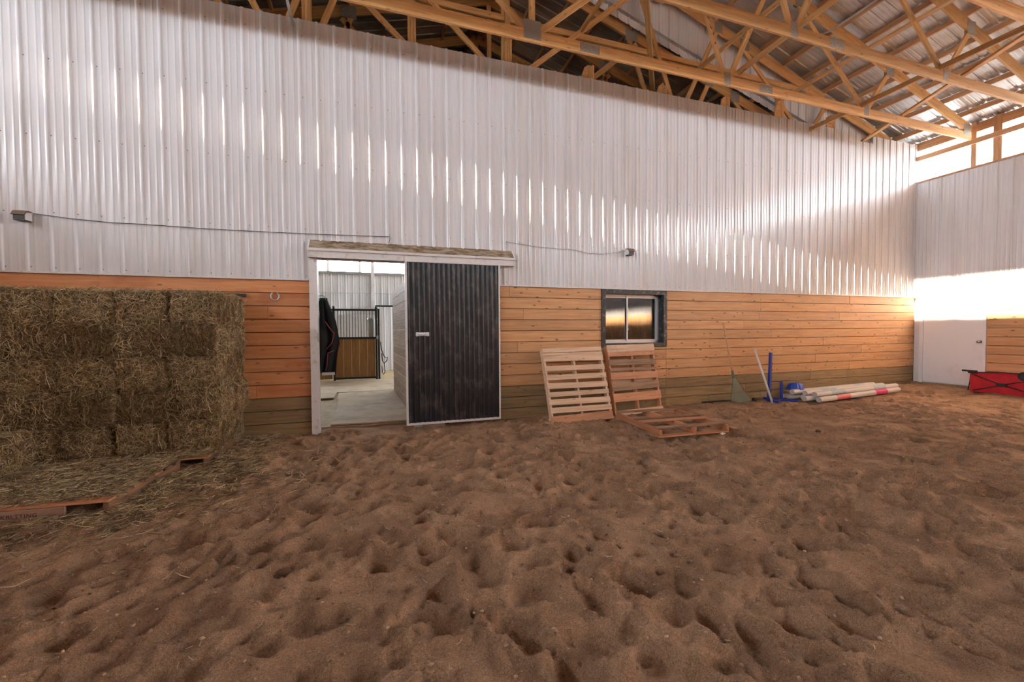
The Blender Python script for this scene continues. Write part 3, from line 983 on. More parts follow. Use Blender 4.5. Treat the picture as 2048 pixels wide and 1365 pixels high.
# ------------------------------------------------------------------ window_1
w1 = tag(empty('window_1', (4.40, 0.0, 1.155)), 'small sliding window set in a chipped black frame', kind='structure')
wx0, wx1 = -0.69, 0.692
ix0, ix1 = -0.615, 0.618
iz0, iz1 = 0.073, 0.965
MB().box(wx0, wx1, -0.022, 0.002, iz1, 1.052).build('frame_board', M['black_paint'], w1)
MB().box(wx0, wx1, -0.022, 0.002, 0.0, iz0).build('frame_board', M['black_paint'], w1)
MB().box(wx0, ix0, -0.022, 0.002, iz0, iz1).build('frame_board', M['black_paint'], w1)
MB().box(ix1, wx1, -0.022, 0.002, iz0, iz1).build('frame_board', M['black_paint'], w1)
rv = MB()
rv.box(ix0 - 0.02, ix0, 0.0, 0.19, iz0 - 0.02, iz1 + 0.02).box(ix1, ix1 + 0.02, 0.0, 0.19, iz0 - 0.02, iz1 + 0.02).box(ix0, ix1, 0.0, 0.19, iz1, iz1 + 0.02).box(ix0, ix1, 0.0, 0.19, iz0 - 0.02, iz0)
rv.build('reveal', M['black_paint'], w1)
fy0, fy1 = 0.135, 0.19
fr = MB()
fr.box(ix0, ix0 + 0.035, fy0, fy1, iz0, iz1).box(ix1 - 0.035, ix1, fy0, fy1, iz0, iz1).box(ix0, ix1, fy0, fy1, iz0, iz0 + 0.035).box(ix0, ix1, fy0, fy1, iz1 - 0.03, iz1)
fr.build('outer_frame', M['alu'], w1)
mx = -0.055
for (a, b, yy) in ((ix0 + 0.035, mx + 0.02, 0.172), (mx - 0.018, ix1 - 0.035, 0.150)):
    s = MB()
    z0, z1, t = iz0 + 0.035, iz1 - 0.03, 0.028
    s.box(a, a + t, yy, yy + 0.018, z0, z1).box(b - t, b, yy, yy + 0.018, z0, z1).box(a + t, b - t, yy, yy + 0.018, z0, z0 + t).box(a + t, b - t, yy, yy + 0.018, z1 - t, z1)
    so_ = s.build('sash', M['alu'], w1)
    MB().box(a + t, b - t, yy + 0.007, yy + 0.011, z0 + t, z1 - t).build('pane', M['glass'], so_)
for z in (0.33, 0.70):
    MB().box(mx - 0.012, mx + 0.014, 0.138, 0.151, z - 0.02, z + 0.02).build('latch', M['alu'], w1)
# closed box added behind the glass so that the panes show dark
tr_ = tag(empty('wall_added_dark_box'), 'added dark box behind the sliding window', kind='structure')
MB().box(3.2, 3.25, 0.2, 2.4, 0, 3.0).box(5.6, 5.65, 0.2, 2.4, 0, 3.0).box(3.2, 5.65, 2.35, 2.4, 0, 3.0).box(3.2, 5.65, 0.2, 2.4, 2.9, 3.0).build('partition', M['dark_backing'], tr_)

# ------------------------------------------------------------------ door_2 in the right wall
d2 = tag(empty('door_2', (XR, -0.66, 0.19)), 'plain white door in the far corner, top washed out by sunlight', kind='structure')
MB().box(-0.010, 0.03, -0.545, 0.46, 0.01, 1.96).build('door_leaf', M['white_door'], d2)
MB().box(-0.022, 0.03, 0.463, 0.535, -0.02, 1.985).build('door_frame', M['white_door'], d2)
MB().box(-0.022, 0.03, -0.59, -0.548, -0.02, 1.985).build('door_frame', M['white_door'], d2)
MB().box(-0.022, 0.03, -0.548, 0.463, 1.963, 1.985).build('door_frame', M['white_door'], d2)
MB().box(-0.05, 0.0, -0.60, 0.54, 1.985, 1.996).build('drip_flashing', M['brown_hood'], d2)
MB().box(-0.09, 0.03, -0.62, 0.66, -0.11, -0.01).build('threshold', M['treated'], d2)
k = MB().tube([(-0.012, -0.50, 0.975), (-0.03, -0.50, 0.975)], 0.034, 14)
kn = k.build('knob_plate', M['knob'], d2)
MB().tube([(-0.03, -0.50, 0.975), (-0.045, -0.50, 0.975), (-0.055, -0.50, 0.975), (-0.075, -0.50, 0.975), (-0.085, -0.50, 0.975)], [0.014, 0.014, 0.030, 0.032, 0.018], 14).build('knob', M['knob'], kn, smooth=True)
MB().box(0.031, 0.05, -0.6, 0.66, -0.1, 2.05).build('backing', M['white_trim'], d2)

# ------------------------------------------------------------------ pallets
def pallet(name, label, L, W, mats, boards, loc, rot, bottom=3, stringer=None, group=None, split=False):
    """local: x across (W, along the boards), y along the stringers (L), z up; origin at the middle of the underside"""
    t = empty(name, loc, rot)
    tag(t, label, 'pallet', group)
    smat = stringer or mats[0]
    H0, H1 = 0.016, 0.105
    for sx in (-W / 2 + 0.022, 0.0, W / 2 - 0.022):
        beam('stringer', (sx, -L / 2, (H0 + H1) / 2), (sx, L / 2, (H0 + H1) / 2), 0.038, H1 - H0, smat, t, side=(1, 0, 0))
    r = random.Random(len(label))
    for (yc, w, mi) in boards:
        yc = yc * L / 2
        tilt = r.uniform(-0.008, 0.008)
        beam('deck_board', (-W / 2, yc + tilt, 0.105 + 0.009), (W / 2, yc - tilt, 0.105 + 0.009), w, 0.017, mats[mi], t, side=(0, 1, 0), c=0.002)
    for i in range(bottom):
        yc = -L / 2 + 0.05 + (L - 0.1) * i / max(1, bottom - 1)
        beam('bottom_board', (-W / 2, yc, 0.008), (W / 2, yc, 0.008), 0.095, 0.015, mats[r.randrange(len(mats))], t, side=(0, 1, 0), c=0.002)
    return t


def lean_pallet(name, label, bl, br_, ytop, L, W, mats, boards, smat=None):
    """leans on the wall: bl/br floor points of the deck's lower edge; deck faces the arena"""
    bl, br_ = Vector(bl), Vector(br_)
    xdir = (br_ - bl).normalized()
    mid = (bl + br_) / 2
    dy = ytop - mid.y
    zt = math.sqrt(max(L * L - dy * dy, 0.01))
    ydir = Vector((0, dy, zt)).normalized()
    ydir = (ydir - xdir * ydir.dot(xdir)).normalized()
    zdir = xdir.cross(ydir)                    # towards the room
    if zdir.y > 0: zdir = -zdir
    o = mid + ydir * (L / 2) - zdir * 0.122
    Mx = Matrix(((xdir.x, ydir.x, zdir.x, o.x), (xdir.y, ydir.y, zdir.y, o.y), (xdir.z, ydir.z, zdir.z, o.z), (0, 0, 0, 1)))
    t = pallet(name, label, L, W, mats, boards, (0, 0, 0), (0, 0, 0), stringer=smat)
    t.matrix_world = Mx
    return t


pn, po, pr = M['pallet_new'], M['pallet_old'], M['pallet_red']
lean_pallet('wooden_pallet', 'pale new-wood pallet leaning on the wall below the window left side', (2.475, -0.67, 0.02), (3.575, -0.62, 0.02), -0.27, 1.215, 1.11, [pn, pr],
            [(-0.90, 0.130, 1), (-0.665, 0.088, 0), (-0.455, 0.090, 0), (-0.245, 0.075, 0), (-0.03, 0.090, 0), (0.205, 0.085, 0), (0.445, 0.085, 0), (0.72, 0.10, 0), (0.83, 0.055, 0), (0.95, 0.070, 0)])
lean_pallet('wooden_pallet', 'weathered brown pallet with two pale top slats leaning under the window', (3.70, -0.48, 0.02), (4.76, -0.36, 0.02), -0.175, 1.20, 1.05, [po, pr, pn],
            [(-0.93, 0.085, 2), (-0.50, 0.145, 1), (-0.19, 0.13, 0), (0.11, 0.12, 1), (0.30, 0.05, 0), (0.50, 0.10, 0), (0.76, 0.085, 1), (0.875, 0.06, 2), (0.965, 0.075, 2)], smat=pr)
zf = max_floor(3.3, 4.7, -2.0, -0.8) - 0.025
pallet('wooden_pallet', 'broken reddish pallet lying flat on the sand with missing slats', 1.13, 1.10, [pr, po],
       [(0.92, 0.09, 1), (0.05, 0.075, 1), (-0.22, 0.08, 0), (-0.86, 0.10, 1)], (4.01, -1.42, zf), (0.012, 0.0, math.radians(-3)), bottom=3, stringer=pr)
# low pallets under and in front of the hay
zh = 0.012
pallet('wooden_pallet', 'dusty pallet under the front right corner of the hay stack', 1.15, 1.06, [po, pr], [(-0.92, 0.10, 1), (-0.6, 0.09, 0), (-0.3, 0.09, 0), (0, 0.09, 0), (0.3, 0.09, 0), (0.6, 0.09, 0), (0.92, 0.09, 0)], (-2.36, -0.70, zh), (0, 0, math.radians(1)), stringer=po)
hp2 = pallet('wooden_pallet', 'hay-strewn pallet on the floor before the stack, faded stamped lettering on its edge', 1.02, 1.12, [pr, po], [(-0.92, 0.10, 0), (-0.6, 0.12, 1), (-0.3, 0.12, 0), (0, 0.12, 1), (0.3, 0.12, 0), (0.6, 0.12, 1), (0.92, 0.10, 1)], (-2.64, -1.79, zh), (0, 0, math.radians(-4)), stringer=po)
M['faded'] = wood('faded_red_board', (0.30, 0.17, 0.12), (0.46, 0.29, 0.21), 0.3)
beam('front_board', (-0.56, -0.522, 0.06), (0.28, -0.522, 0.06), 0.02, 0.085, M['faded'], hp2)
tx = bpy.data.curves.new('lettering', 'FONT')
tx.body = 'KBLTTING'
tx.size = 0.043
tx.extrude = 0.0006
tx.space_character = 1.15
tx.align_x = 'CENTER'
tx.materials.append(M['ink'])
to = bpy.data.objects.new('lettering_curve', tx)
col.objects.link(to)
bpy.context.view_layer.update()
lme = bpy.data.meshes.new_from_object(to.evaluated_get(bpy.context.evaluated_depsgraph_get()))
bpy.data.objects.remove(to)
link('lettering', lme, hp2, (0.0, -0.5335, 0.045), (math.radians(90), 0, 0))
pallet('wooden_pallet', 'pallet under the left half of the hay stack', 1.15, 1.06, [po, pr], [(-0.92, 0.10, 1), (-0.5, 0.12, 0), (0, 0.12, 0), (0.5, 0.12, 0), (0.92, 0.09, 0)], (-3.40, -0.70, zh), (0, 0, 0), stringer=pr)
pallet('wooden_pallet', 'pallet at the picture edge under the loose hay', 1.02, 1.12, [po, pr], [(-0.92, 0.10, 0), (-0.5, 0.12, 1), (0, 0.12, 0), (0.5, 0.12, 1), (0.92, 0.10, 1)], (-3.80, -1.86, zh), (0, 0, math.radians(-3)), stringer=pr)
PTOP = zh + 0.124

# ------------------------------------------------------------------ hay
def strands(P, T, Nn, length, width, curl, seed):
    """bent ribbons: P base points, T tangents, Nn normals -> verts, quads"""
    r = np.random.default_rng(seed)
    n = len(P)
    B = np.cross(T, Nn)
    B /= np.linalg.norm(B, axis=1, keepdims=True) + 1e-9
    L = length[:, None]
    c = curl[:, None]
    p0 = P - T * L * 0.5
    p1 = P + Nn * L * 0.10 * c
    p2 = P + T * L * 0.5 + B * L * 0.18 * c + Nn * L * 0.12
    w = width[:, None]
    # ribbon turned partly towards the normal so that it shows from any side
    ang = r.uniform(0, math.pi, n)[:, None]
    S = B * np.cos(ang) + Nn * np.sin(ang)
    V = np.stack([p0 - S * w * .5, p0 + S * w * .5, p1 - S * w * .5, p1 + S * w * .5, p2 - S * w * .35, p2 + S * w * .35], 1).reshape(-1, 3)
    b = np.arange(n)[:, None] * 6
    F = np.concatenate([b + np.array([[0, 1, 3, 2]]), b + np.array([[2, 3, 5, 4]])], 0)
    return V, F


def make_bale(L, W, H, seed):
    r = np.random.default_rng(seed)
    nxx, nyy, nzz = 26, 13, 10
    vs, fs = [], []
    rad = 0.055

    def surf(p):
        p = np.array(p)
        half = np.array([L / 2, W / 2, H / 2])
        q = np.clip(p, -half + rad, half - rad)
        d = p - q
        ln = np.linalg.norm(d)
        nrm = d / ln
        s = q + nrm * rad
        amp = 0.030 * mnoise.fractal(Vector((s * 6 + seed * 3.7).tolist()), 1.0, 2.0, 4)
        fl = 0.010 * (abs(math.sin(math.pi * (s[0] + 0.01 * seed) / 0.105)) - 0.5) if abs(nrm[0]) < 0.7 else 0
        st = -0.016 * (math.exp(-((s[1] - W * 0.25) / 0.018) ** 2) + math.exp(-((s[1] + W * 0.25) / 0.018) ** 2)) if abs(nrm[1]) < 0.7 else 0
        return s + nrm * (amp + fl + st), nrm
    cache = {}

    def vid(i, j, k):
        key = (i, j, k)
        if key not in cache:
            p, _ = surf((L * (i / nxx - 0.5), W * (j / nyy - 0.5), H * (k / nzz - 0.5)))
            cache[key] = len(vs)
            vs.append(p + np.array([0, 0, H / 2]))
        return cache[key]
    for i in range(nxx):
        for j in range(nyy):
            fs.append((vid(i, j, 0), vid(i, j + 1, 0), vid(i + 1, j + 1, 0), vid(i + 1, j, 0)))
            fs.append((vid(i, j, nzz), vid(i + 1, j, nzz), vid(i + 1, j + 1, nzz), vid(i, j + 1, nzz)))
    for i in range(nxx):
        for k in range(nzz):
            fs.append((vid(i, 0, k), vid(i + 1, 0, k), vid(i + 1, 0, k + 1), vid(i, 0, k + 1)))
            fs.append((vid(i, nyy, k), vid(i, nyy, k + 1), vid(i + 1, nyy, k + 1), vid(i + 1, nyy, k)))
    for j in range(nyy):
        for k in range(nzz):
            fs.append((vid(0, j, k), vid(0, j, k + 1), vid(0, j + 1, k + 1), vid(0, j + 1, k)))
            fs.append((vid(nxx, j, k), vid(nxx, j + 1, k), vid(nxx, j + 1, k + 1), vid(nxx, j, k + 1)))
    V = np.array(vs)
    F = np.array(fs)
    body = np_mesh('pressed_body', V, F, M['hay'], True)
    # stems on the surface
    a, b, c = V[F[:, 0]], V[F[:, 1]], V[F[:, 3]]
    nr = np.cross(b - a, c - a)
    area = np.linalg.norm(nr, axis=1)
    nr /= area[:, None]
    n = 9500
    pick = r.choice(len(F), n, p=area / area.sum())
    uu, vv = r.random(n)[:, None], r.random(n)[:, None]
    P = a[pick] + (b[pick] - a[pick]) * uu + (c[pick] - a[pick]) * vv
    Nn = nr[pick]
    P = P + Nn * r.uniform(0.0, 0.010, n)[:, None]
    rd = r.normal(size=(n, 3))
    rd[:, 0] *= 0.8
    rd -= Nn * (rd * Nn).sum(1)[:, None] * 0.80
    T = rd / np.linalg.norm(rd, axis=1, keepdims=True)
    ln = r.uniform(0.03, 0.10, n) * np.where(r.random(n) < 0.08, 2.0, 1)
    V2, F2 = strands(P, T, Nn, ln, r.uniform(0.0016, 0.0036, n), r.uniform(-1, 1, n), seed)
    straw = np_mesh('hay_stems', V2, F2, M['straw'])
    return body, straw


BL, BW, BH = 0.94, 0.465, 0.362
variants = [make_bale(BL, BW, BH, s) for s in range(5)]
bale_n = [0]


def bale(label, x0, x1, z, ycen, along_y, jit=0.012, rz=None):
    i = bale_n[0]
    bale_n[0] += 1
    r = random.Random(i * 13 + 5)
    t = empty('hay_bale', ((x0 + x1) / 2, ycen - r.uniform(0, jit) * 2.6, z))
    a = (math.pi / 2 if along_y else 0) + (math.pi if r.random() < 0.5 else 0) + r.uniform(-0.025, 0.025)
    t.rotation_euler = (0, 0, a if rz is None else rz)
    w = x1 - x0
    sx, sy = (1.0, w / BW) if along_y else (w / BL, 1.0)
    if sx < 0.97 or sx > 1.03 or True:
        t.scale = (sx, min(1.08, max(0.92, sy)), 1.0)
    tag(t, label, 'hay bale', 'square bales in the hay stack')
    body, straw = variants[i % 5]
    link('pressed_body', body, t)
    s = link('hay_stems', straw, t)
    tag(s, kind='stuff')
    return t


ord_ = ['at its right end', 'second from its right end', 'third from its right end', 'fourth from its right end', 'fifth from its right end']
rows = ['bottom row', 'second row from the floor', 'middle row', 'second row from the top', 'top row']
ends = {0: [(-2.25, -1.80), (-2.72, -2.27), (-3.22, -2.78), (-3.70, -3.24)],
        2: [(-2.24, -1.79), (-2.70, -2.25), (-3.18, -2.71), (-3.66, -3.20), (-4.13, -3.67)],
        4: [(-2.20, -1.77), (-2.70, -2.23), (-3.19, -2.72), (-3.66, -3.21), (-4.13, -3.67)]}
longs = {1: [(-2.71, -1.76), (-3.66, -2.72), (-4.62, -3.67)], 3: [(-2.70, -1.77), (-3.65, -2.71), (-4.60, -3.66)]}
for row in range(5):
    z = PTOP + row * BH * 0.985
    if row in ends:
        for i, (a, b) in enumerate(ends[row]):
            yc = -0.575 + (0.03 if (row == 0 and i == 2) else 0)
            bale('end-on hay bale in the %s of the stack, %s' % (rows[row], ord_[i]), a, b, z, yc, True)
    else:
        for i, (a, b) in enumerate(longs[row]):
            bale('long-side-on hay bale in the %s, %s' % (rows[row], ord_[i]), a, b, z, -0.82, False)
        bale('hay bale against the planks, behind the right end of the %s' % rows[row], longs[row][0][0], longs[row][0][1] + (0.02 if row == 1 else -0.01), z, -0.335, False)
bale('greenish hay bale pulled forward on the floor at the left edge of the stack', -4.28, -3.33, PTOP, -1.32, False)

# loose hay
def litter(name, label, n, sampler, mat, lmin, lmax, lift, wid, seed, cat=None):
    r = np.random.default_rng(seed)
    P, zadd = sampler(r, n)
    n = len(P)
    T = np.stack([np.cos(a := r.uniform(0, 2 * math.pi, n)), np.sin(a), r.normal(0, 0.12, n)], -1)
    T /= np.linalg.norm(T, axis=1, keepdims=True)
    Nn = np.tile([0.0, 0.0, 1.0], (n, 1))
    P = P.copy()
    P[:, 2] += lift * r.random(n) ** 2 + 0.003
    V, F = strands(P, T, Nn, r.uniform(lmin, lmax, n), r.uniform(wid * 0.7, wid * 1.3, n), r.uniform(-1, 1, n), seed)
    o = link(name, np_mesh(name, V, F, mat))
    tag(o, label, cat, kind='stuff')
    return o


def on_pallets(x, y):
    z = np.full(len(x), -1.0)
    for (cx, cy, hw, hl) in ((-2.36, -0.70, 0.53, 0.575), (-2.64, -1.79, 0.56, 0.51), (-3.40, -0.70, 0.53, 0.575), (-3.80, -1.86, 0.56, 0.51)):
        m = (np.abs(x - cx) < hw) & (np.abs(y - cy) < hl)
        z = np.where(m, PTOP - 0.002, z)
    return z


def hay_sampler(r, n):
    x = r.normal(-2.7, 0.85, n)
    y = np.concatenate([r.normal(-1.65, 0.42, n // 2), r.normal(-2.0, 0.62, n - n // 2)])
    zp = on_pallets(x, y)
    m = (x > -4.9) & (y > -3.6) & (y < -0.95) & (x < -0.4)
    x, y, zp = x[m], y[m], zp[m]
    z = np.maximum(floor_z_np(x, y), zp)
    return np.stack([x, y, z], -1), None


litter('loose_hay', 'loose hay scattered over the pallets and sand before the stack', 21000, hay_sampler, M['loose_straw'], 0.03, 0.13, 0.045, 0.0036, 31, 'hay')


def hay_sampler2(r, n):
    k = n // 3
    x = np.concatenate([r.normal(-1.60, 0.17, k), r.normal(-1.85, 0.28, k), r.normal(-2.02, 0.13, k)])
    y = np.concatenate([r.uniform(-1.35, -0.1, k), r.normal(-1.55, 0.24, k), r.uniform(-2.6, -1.5, k)])
    m = (y < -0.03)
    x, y = x[m], y[m]
    zp = on_pallets(x, y)
    return np.stack([x, y, np.maximum(floor_z_np(x, y), zp)], -1), None


litter('loose_hay', 'fringe of loose hay around the right corner of the stack', 10000, hay_sampler2, M['loose_straw'], 0.03, 0.12, 0.07, 0.0032, 32, 'hay')


def arena_sampler(r, n):
    x = r.uniform(-4.5, 9.0, n)
    y = r.uniform(-5.2, -0.1, n)
    keep = r.random(n) < np.clip(0.95 - 0.10 * np.abs(x + 0.5), 0.12, 1)
    x, y = x[keep], y[keep]
    return np.stack([x, y, floor_z_np(x, y)], -1), None


litter('straw_bits', 'pale bits of straw strewn over the arena sand', 2600, arena_sampler, M['pale_straw'], 0.012, 0.06, 0.004, 0.0028, 33, 'straw')

# ------------------------------------------------------------------ small things on the walls
def wall_lamp(name, label, x, z):
    t = tag(empty(name, (x, -0.03, z)), label, 'wall lamp', 'hooded lamps on the metal wall')
    w = 0.055
    MB().prism([(-w, 0, -0.055), (-w, -0.10, -0.055), (-w, -0.10, 0.0), (-w, -0.085, 0.03), (-w, 0, 0.055)], (2 * w, 0, 0)).build('housing', M['lamp_white'], t)
    MB().prism([(-w - 0.006, 0.0, 0.057), (-w - 0.006, -0.06, 0.060), (-w - 0.006, -0.095, 0.045), (-w - 0.006, -0.122, 0.0), (-w - 0.006, -0.112, -0.004), (-w - 0.006, -0.085, 0.034), (-w - 0.006, 0.0, 0.050)], (2 * w + 0.012, 0, 0)).build('hood', M['brown_hood'], t)
    MB().box(-w + 0.006, w - 0.006, -0.106, -0.098, -0.050, -0.002).build('lens', M['black'], t)
    MB().box(-w, w, -0.1, 0.0, -0.060, -0.053).build('base_plate', M['black'], t)
    return t


wall_lamp('wall_lamp', 'brown-hooded wall lamp high above the hay stack', -4.02, 2.86)
wall_lamp('wall_lamp', 'brown-hooded wall lamp above the small black-framed window', 4.24, 2.87)
cb = MB().tube([(-3.95, -0.036, 2.905), (-3.6, -0.037, 2.87), (-3.2, -0.037, 2.85), (-2.9, -0.037, 2.855), (-2.2, -0.037, 2.845), (-1.5, -0.037, 2.85), (-0.9, -0.037, 2.86), (0.05, -0.037, 2.885), (0.115, -0.037, 2.89), (0.12, -0.037, 2.86), (0.10, -0.037, 2.79)], 0.0042, 6)
tag(cb.build('electric_cable', M['black'], smooth=True), 'thin dark cable sagging from the hay-side lamp to the door header', 'cable')
cb = MB().tube([(1.93, -0.037, 2.80), (1.93, -0.037, 2.92), (2.15, -0.037, 2.905), (2.5, -0.037, 2.87), (2.8, -0.037, 2.86), (3.1, -0.037, 2.865), (3.45, -0.037, 2.81), (3.75, -0.037, 2.815), (4.19, -0.037, 2.90)], 0.0036, 6)
tag(cb.build('electric_cable', M['steel'], smooth=True), 'thin wavy cable from the door header to the window-side lamp', 'cable')
# horseshoe
pts = []
for i in range(15):
    a = math.radians(-90 + (i - 7) * 20.5)
    rx = 0.052 if abs(i - 7) < 6 else 0.047
    pts.append((-1.429 + rx * math.cos(a), -0.010, 1.972 + 0.060 * math.sin(a)))
tag(MB().tube(pts, 0.0105, 8).build('horseshoe', M['steel'], smooth=True), 'dull steel horseshoe nailed open end up on the stained planks', 'horseshoe')
rk = tag(empty('saddle_rail', (-1.93, 0.0, 1.965)), 'black steel rail on the planks just above the hay stack', 'rail')
MB().box(-0.30, 0.165, -0.075, -0.045, 0.0, 0.03).build('bar', M['black'], rk)
for x in (-0.28, 0.14):
    MB().box(x - 0.012, x + 0.012, -0.05, 0.0, -0.012, 0.034).build('bracket', M['black'], rk)
st = MB()
p0, p1 = Vector((-1.13, -0.035, 5.735)), Vector((-1.085, -0.96, 5.69))
Mx, L = frame_matrix(p0, p1, (1, 0, 0))
st.box(-L / 2, L / 2, -0.018, 0.018, -0.004, 0.004, Mx)
st.box(-L / 2 - 0.01, -L / 2 + 0.05, -0.024, 0.024, -0.006, 0.012, Mx)
tag(st.build('metal_strap', M['steel']), 'galvanised strap tying the first truss to the top of the metal wall', 'strap')
cp = MB().tube([(4.3, -2.085, 5.70), (5.2, -2.085, 5.70), (5.95, -2.085, 5.695), (6.05, -2.10, 5.70), (6.12, -2.16, 5.71), (6.14, -2.26, 5.715), (6.14, -3.2, 5.715), (6.14, -5.0, 5.715)], 0.014, 8)
tag(cp.build('conduit_pipe', M['steel'], smooth=True), 'bent galvanised conduit lying on the second truss', 'conduit')

# ------------------------------------------------------------------ rake
rk = tag(empty('leaf_rake', (6.65, -0.30, floor_z(6.65, -0.3))), 'grey-green fan rake with wooden handle leaning on the wall', 'rake')
O = Vector(rk.location)


def loc(p): return tuple(Vector(p) - O)


top, neck = Vector((6.40, -0.045, 1.60)), Vector((6.54, -0.16, 0.56))
M_, L_ = frame_matrix(top, neck)
MB().tube([loc(top), loc((top + neck) / 2), loc(neck)], 0.016, 8).build('handle', M['handle_wood'], rk, smooth=True)
fan_l, fan_r = Vector((6.33, -0.30, 0.075)), Vector((6.80, -0.33, 0.065))
for i in range(15):
    t = i / 14
    e = fan_l.lerp(fan_r, t)
    e.z -= 0.055 * math.sin(math.pi * t)
    e.z = max(e.z, floor_z(e.x, e.y) + 0.006)
    k = e + Vector((0, -0.012, 0.03))
    MB().tube([loc(neck), loc(neck.lerp(k, 0.5)), loc(k), loc(e + Vector((0, -0.02, 0)))], [0.006, 0.005, 0.004, 0.003], 5).build('tine', M['rake_green'] if i in (0, 14) else M['rake_pale'], rk)
fs_ = []
hd = MB()
a0 = [neck.lerp(fan_l.lerp(fan_r, i / 10) + Vector((0, 0, -0.05 * math.sin(math.pi * i / 10))), 0.66) for i in range(11)]
a1 = [neck.lerp(fan_l.lerp(fan_r, i / 10) + Vector((0, 0, -0.05 * math.sin(math.pi * i / 10))), 0.94) for i in range(11)]
vs = [loc(p + Vector((0, -0.004, 0))) for p in a0] + [loc(p + Vector((0, -0.004, 0))) for p in a1] + [loc(p + Vector((0, 0.004, 0))) for p in a0] + [loc(p + Vector((0, 0.004, 0))) for p in a1]
for i in range(10):
    fs_ += [(i, i + 1, 12 + i, 11 + i), (22 + i, 33 + i, 34 + i, 23 + i)]
fs_ += [(i, 22 + i, 23 + i, i + 1) for i in range(10)] + [(11 + i, 12 + i, 34 + i, 33 + i) for i in range(10)]
hd.add(vs, fs_)
hd.build('head_web', M['rake_pale'], rk)
MB().tube([loc(neck + (neck - top).normalized() * -0.10), loc(neck + (neck - top).normalized() * 0.05)], [0.018, 0.03], 10).build('socket', M['rake_green'], rk)
for t in (0.30, 0.46):
    MB().tube([loc(neck.lerp(fan_l, t)), loc(neck.lerp(fan_r, t))], 0.005, 6).build('cross_strut', M['rake_green'], rk)

# black bar on the ground and a dark boot scraper beside the rake
zb_ = max_floor(5.8, 6.9, -0.16, -0.05) - 0.02
tag(MB().tube([(5.85, -0.09, zb_ + 0.03), (6.30, -0.10, zb_ + 0.03), (6.75, -0.11, zb_ + 0.03)], 0.014, 8).build('metal_bar', M['black'], smooth=True), 'thin black bar lying along the wall foot behind the rake', 'bar')
bs = tag(empty('plastic_block', (7.02, -0.22, floor_z(7.02, -0.22))), 'small dark plastic block on the sand between rake and blue stand', 'block')
MB().box(-0.035, 0.035, -0.03, 0.03, -0.01, 0.10).build('body', M['leather'], bs)
MB().tube([(-0.25, 0.02, 0.02), (-0.02, 0.0, 0.035)], 0.018, 8).build('stub', M['rake_green'], bs)

# ------------------------------------------------------------------ jump stands
fz = max_floor(7.28, 7.55, -0.48, 0.0) - 0.035
js = tag(empty('jump_stand', (7.40, -0.24, fz)), 'tall blue jump stand with peg holes beside the wall', 'jump stand')
a, b = (-0.03, 0.0, 0.0), (0.045, 0.03, 0.98)
beam('upright', a, b, 0.048, 0.048, M['blue'], js)
beam('foot', (0.11, 0.22, 0.03), (-0.10, -0.24, 0.03), 0.05, 0.05, M['blue'], js)
beam('foot', (-0.03, 0.02, 0.03), (0.30, 0.05, 0.03), 0.045, 0.045, M['blue'], js)
for i in range(5):
    t = 0.20 + 0.145 * i
    c = Vector(a).lerp(Vector(b), t)
    MB().tube([tuple(c + Vector((0.02, 0, 0))), tuple(c + Vector((0.06, -0.004, 0.0)))], 0.009, 6).build('peg', M['dark_bar'], js)
fz2 = max_floor(7.45, 7.82, -0.52, -0.2) - 0.035
js = tag(empty('jump_stand', (7.62, -0.31, fz2)), 'short blue jump stand at the left ends of the poles', 'jump stand')
beam('upright', (0, 0, 0.0), (0.0, 0, 0.40), 0.04, 0.04, M['blue'], js)
beam('foot', (-0.04, 0.05, 0.03), (0.20, -0.20, 0.03), 0.045, 0.045, M['blue'], js)
beam('foot', (-0.20, -0.06, 0.025), (0.0, 0.0, 0.03), 0.04, 0.04, M['blue'], js)
MB().tube([(0.02, 0, 0.22), (0.055, 0, 0.22)], 0.008, 6).build('peg', M['dark_bar'], js)

wp0, wp1 = Vector((7.20, -0.055, 1.07)), Vector((7.33, -0.36, floor_z(7.33, -0.36) + 0.03))
tag(MB().tube([wp0, wp0.lerp(wp1, 0.5), wp1], 0.020, 10).build('white_pole', M['pole_white'], smooth=True), 'slim white pole leaning on the wall behind the tall blue stand', 'pole')

# jump poles
PR = 0.052
pd = Vector((0.994, 0.095, 0.0)).normalized()


def jump_pole(label, x, y, z, L, bands, rise=0.0, r=PR, dy=0.075):
    d = Vector((1.0, dy, rise)).normalized()
    Mx, _ = frame_matrix((0, 0, 0), d)
    t = empty('jump_pole')
    Mx = Mx.copy()
    Mx.translation = Vector((x, y, z))
    t.matrix_world = Mx
    tag(t, label, 'jump pole', 'painted jump poles lying by the wall')
    MB().tube([(0.0, 0, 0), (L / 3, 0, 0), (2 * L / 3, 0, 0), (L, 0, 0)], r, 16, caps=False).build('shaft', M['pole_white'], t, smooth=True)
    for xx in (0.0, L - 0.006):
        MB().tube([(xx, 0, 0), (xx + 0.006, 0, 0)], r * 0.985, 16).build('end_cap', M['pole_end'], t)
    for (b0, b1, mt) in bands:
        MB().tube([(b0 * L, 0, 0), (b1 * L, 0, 0)], r * 1.012, 16, caps=False).build('painted_band', M[mt], t, smooth=True)
    return t


def zg(x, y): return max(floor_z(x, y), floor_z(x + 1.3, y + 0.12), floor_z(x + 2.6, y + 0.25)) + PR - 0.02


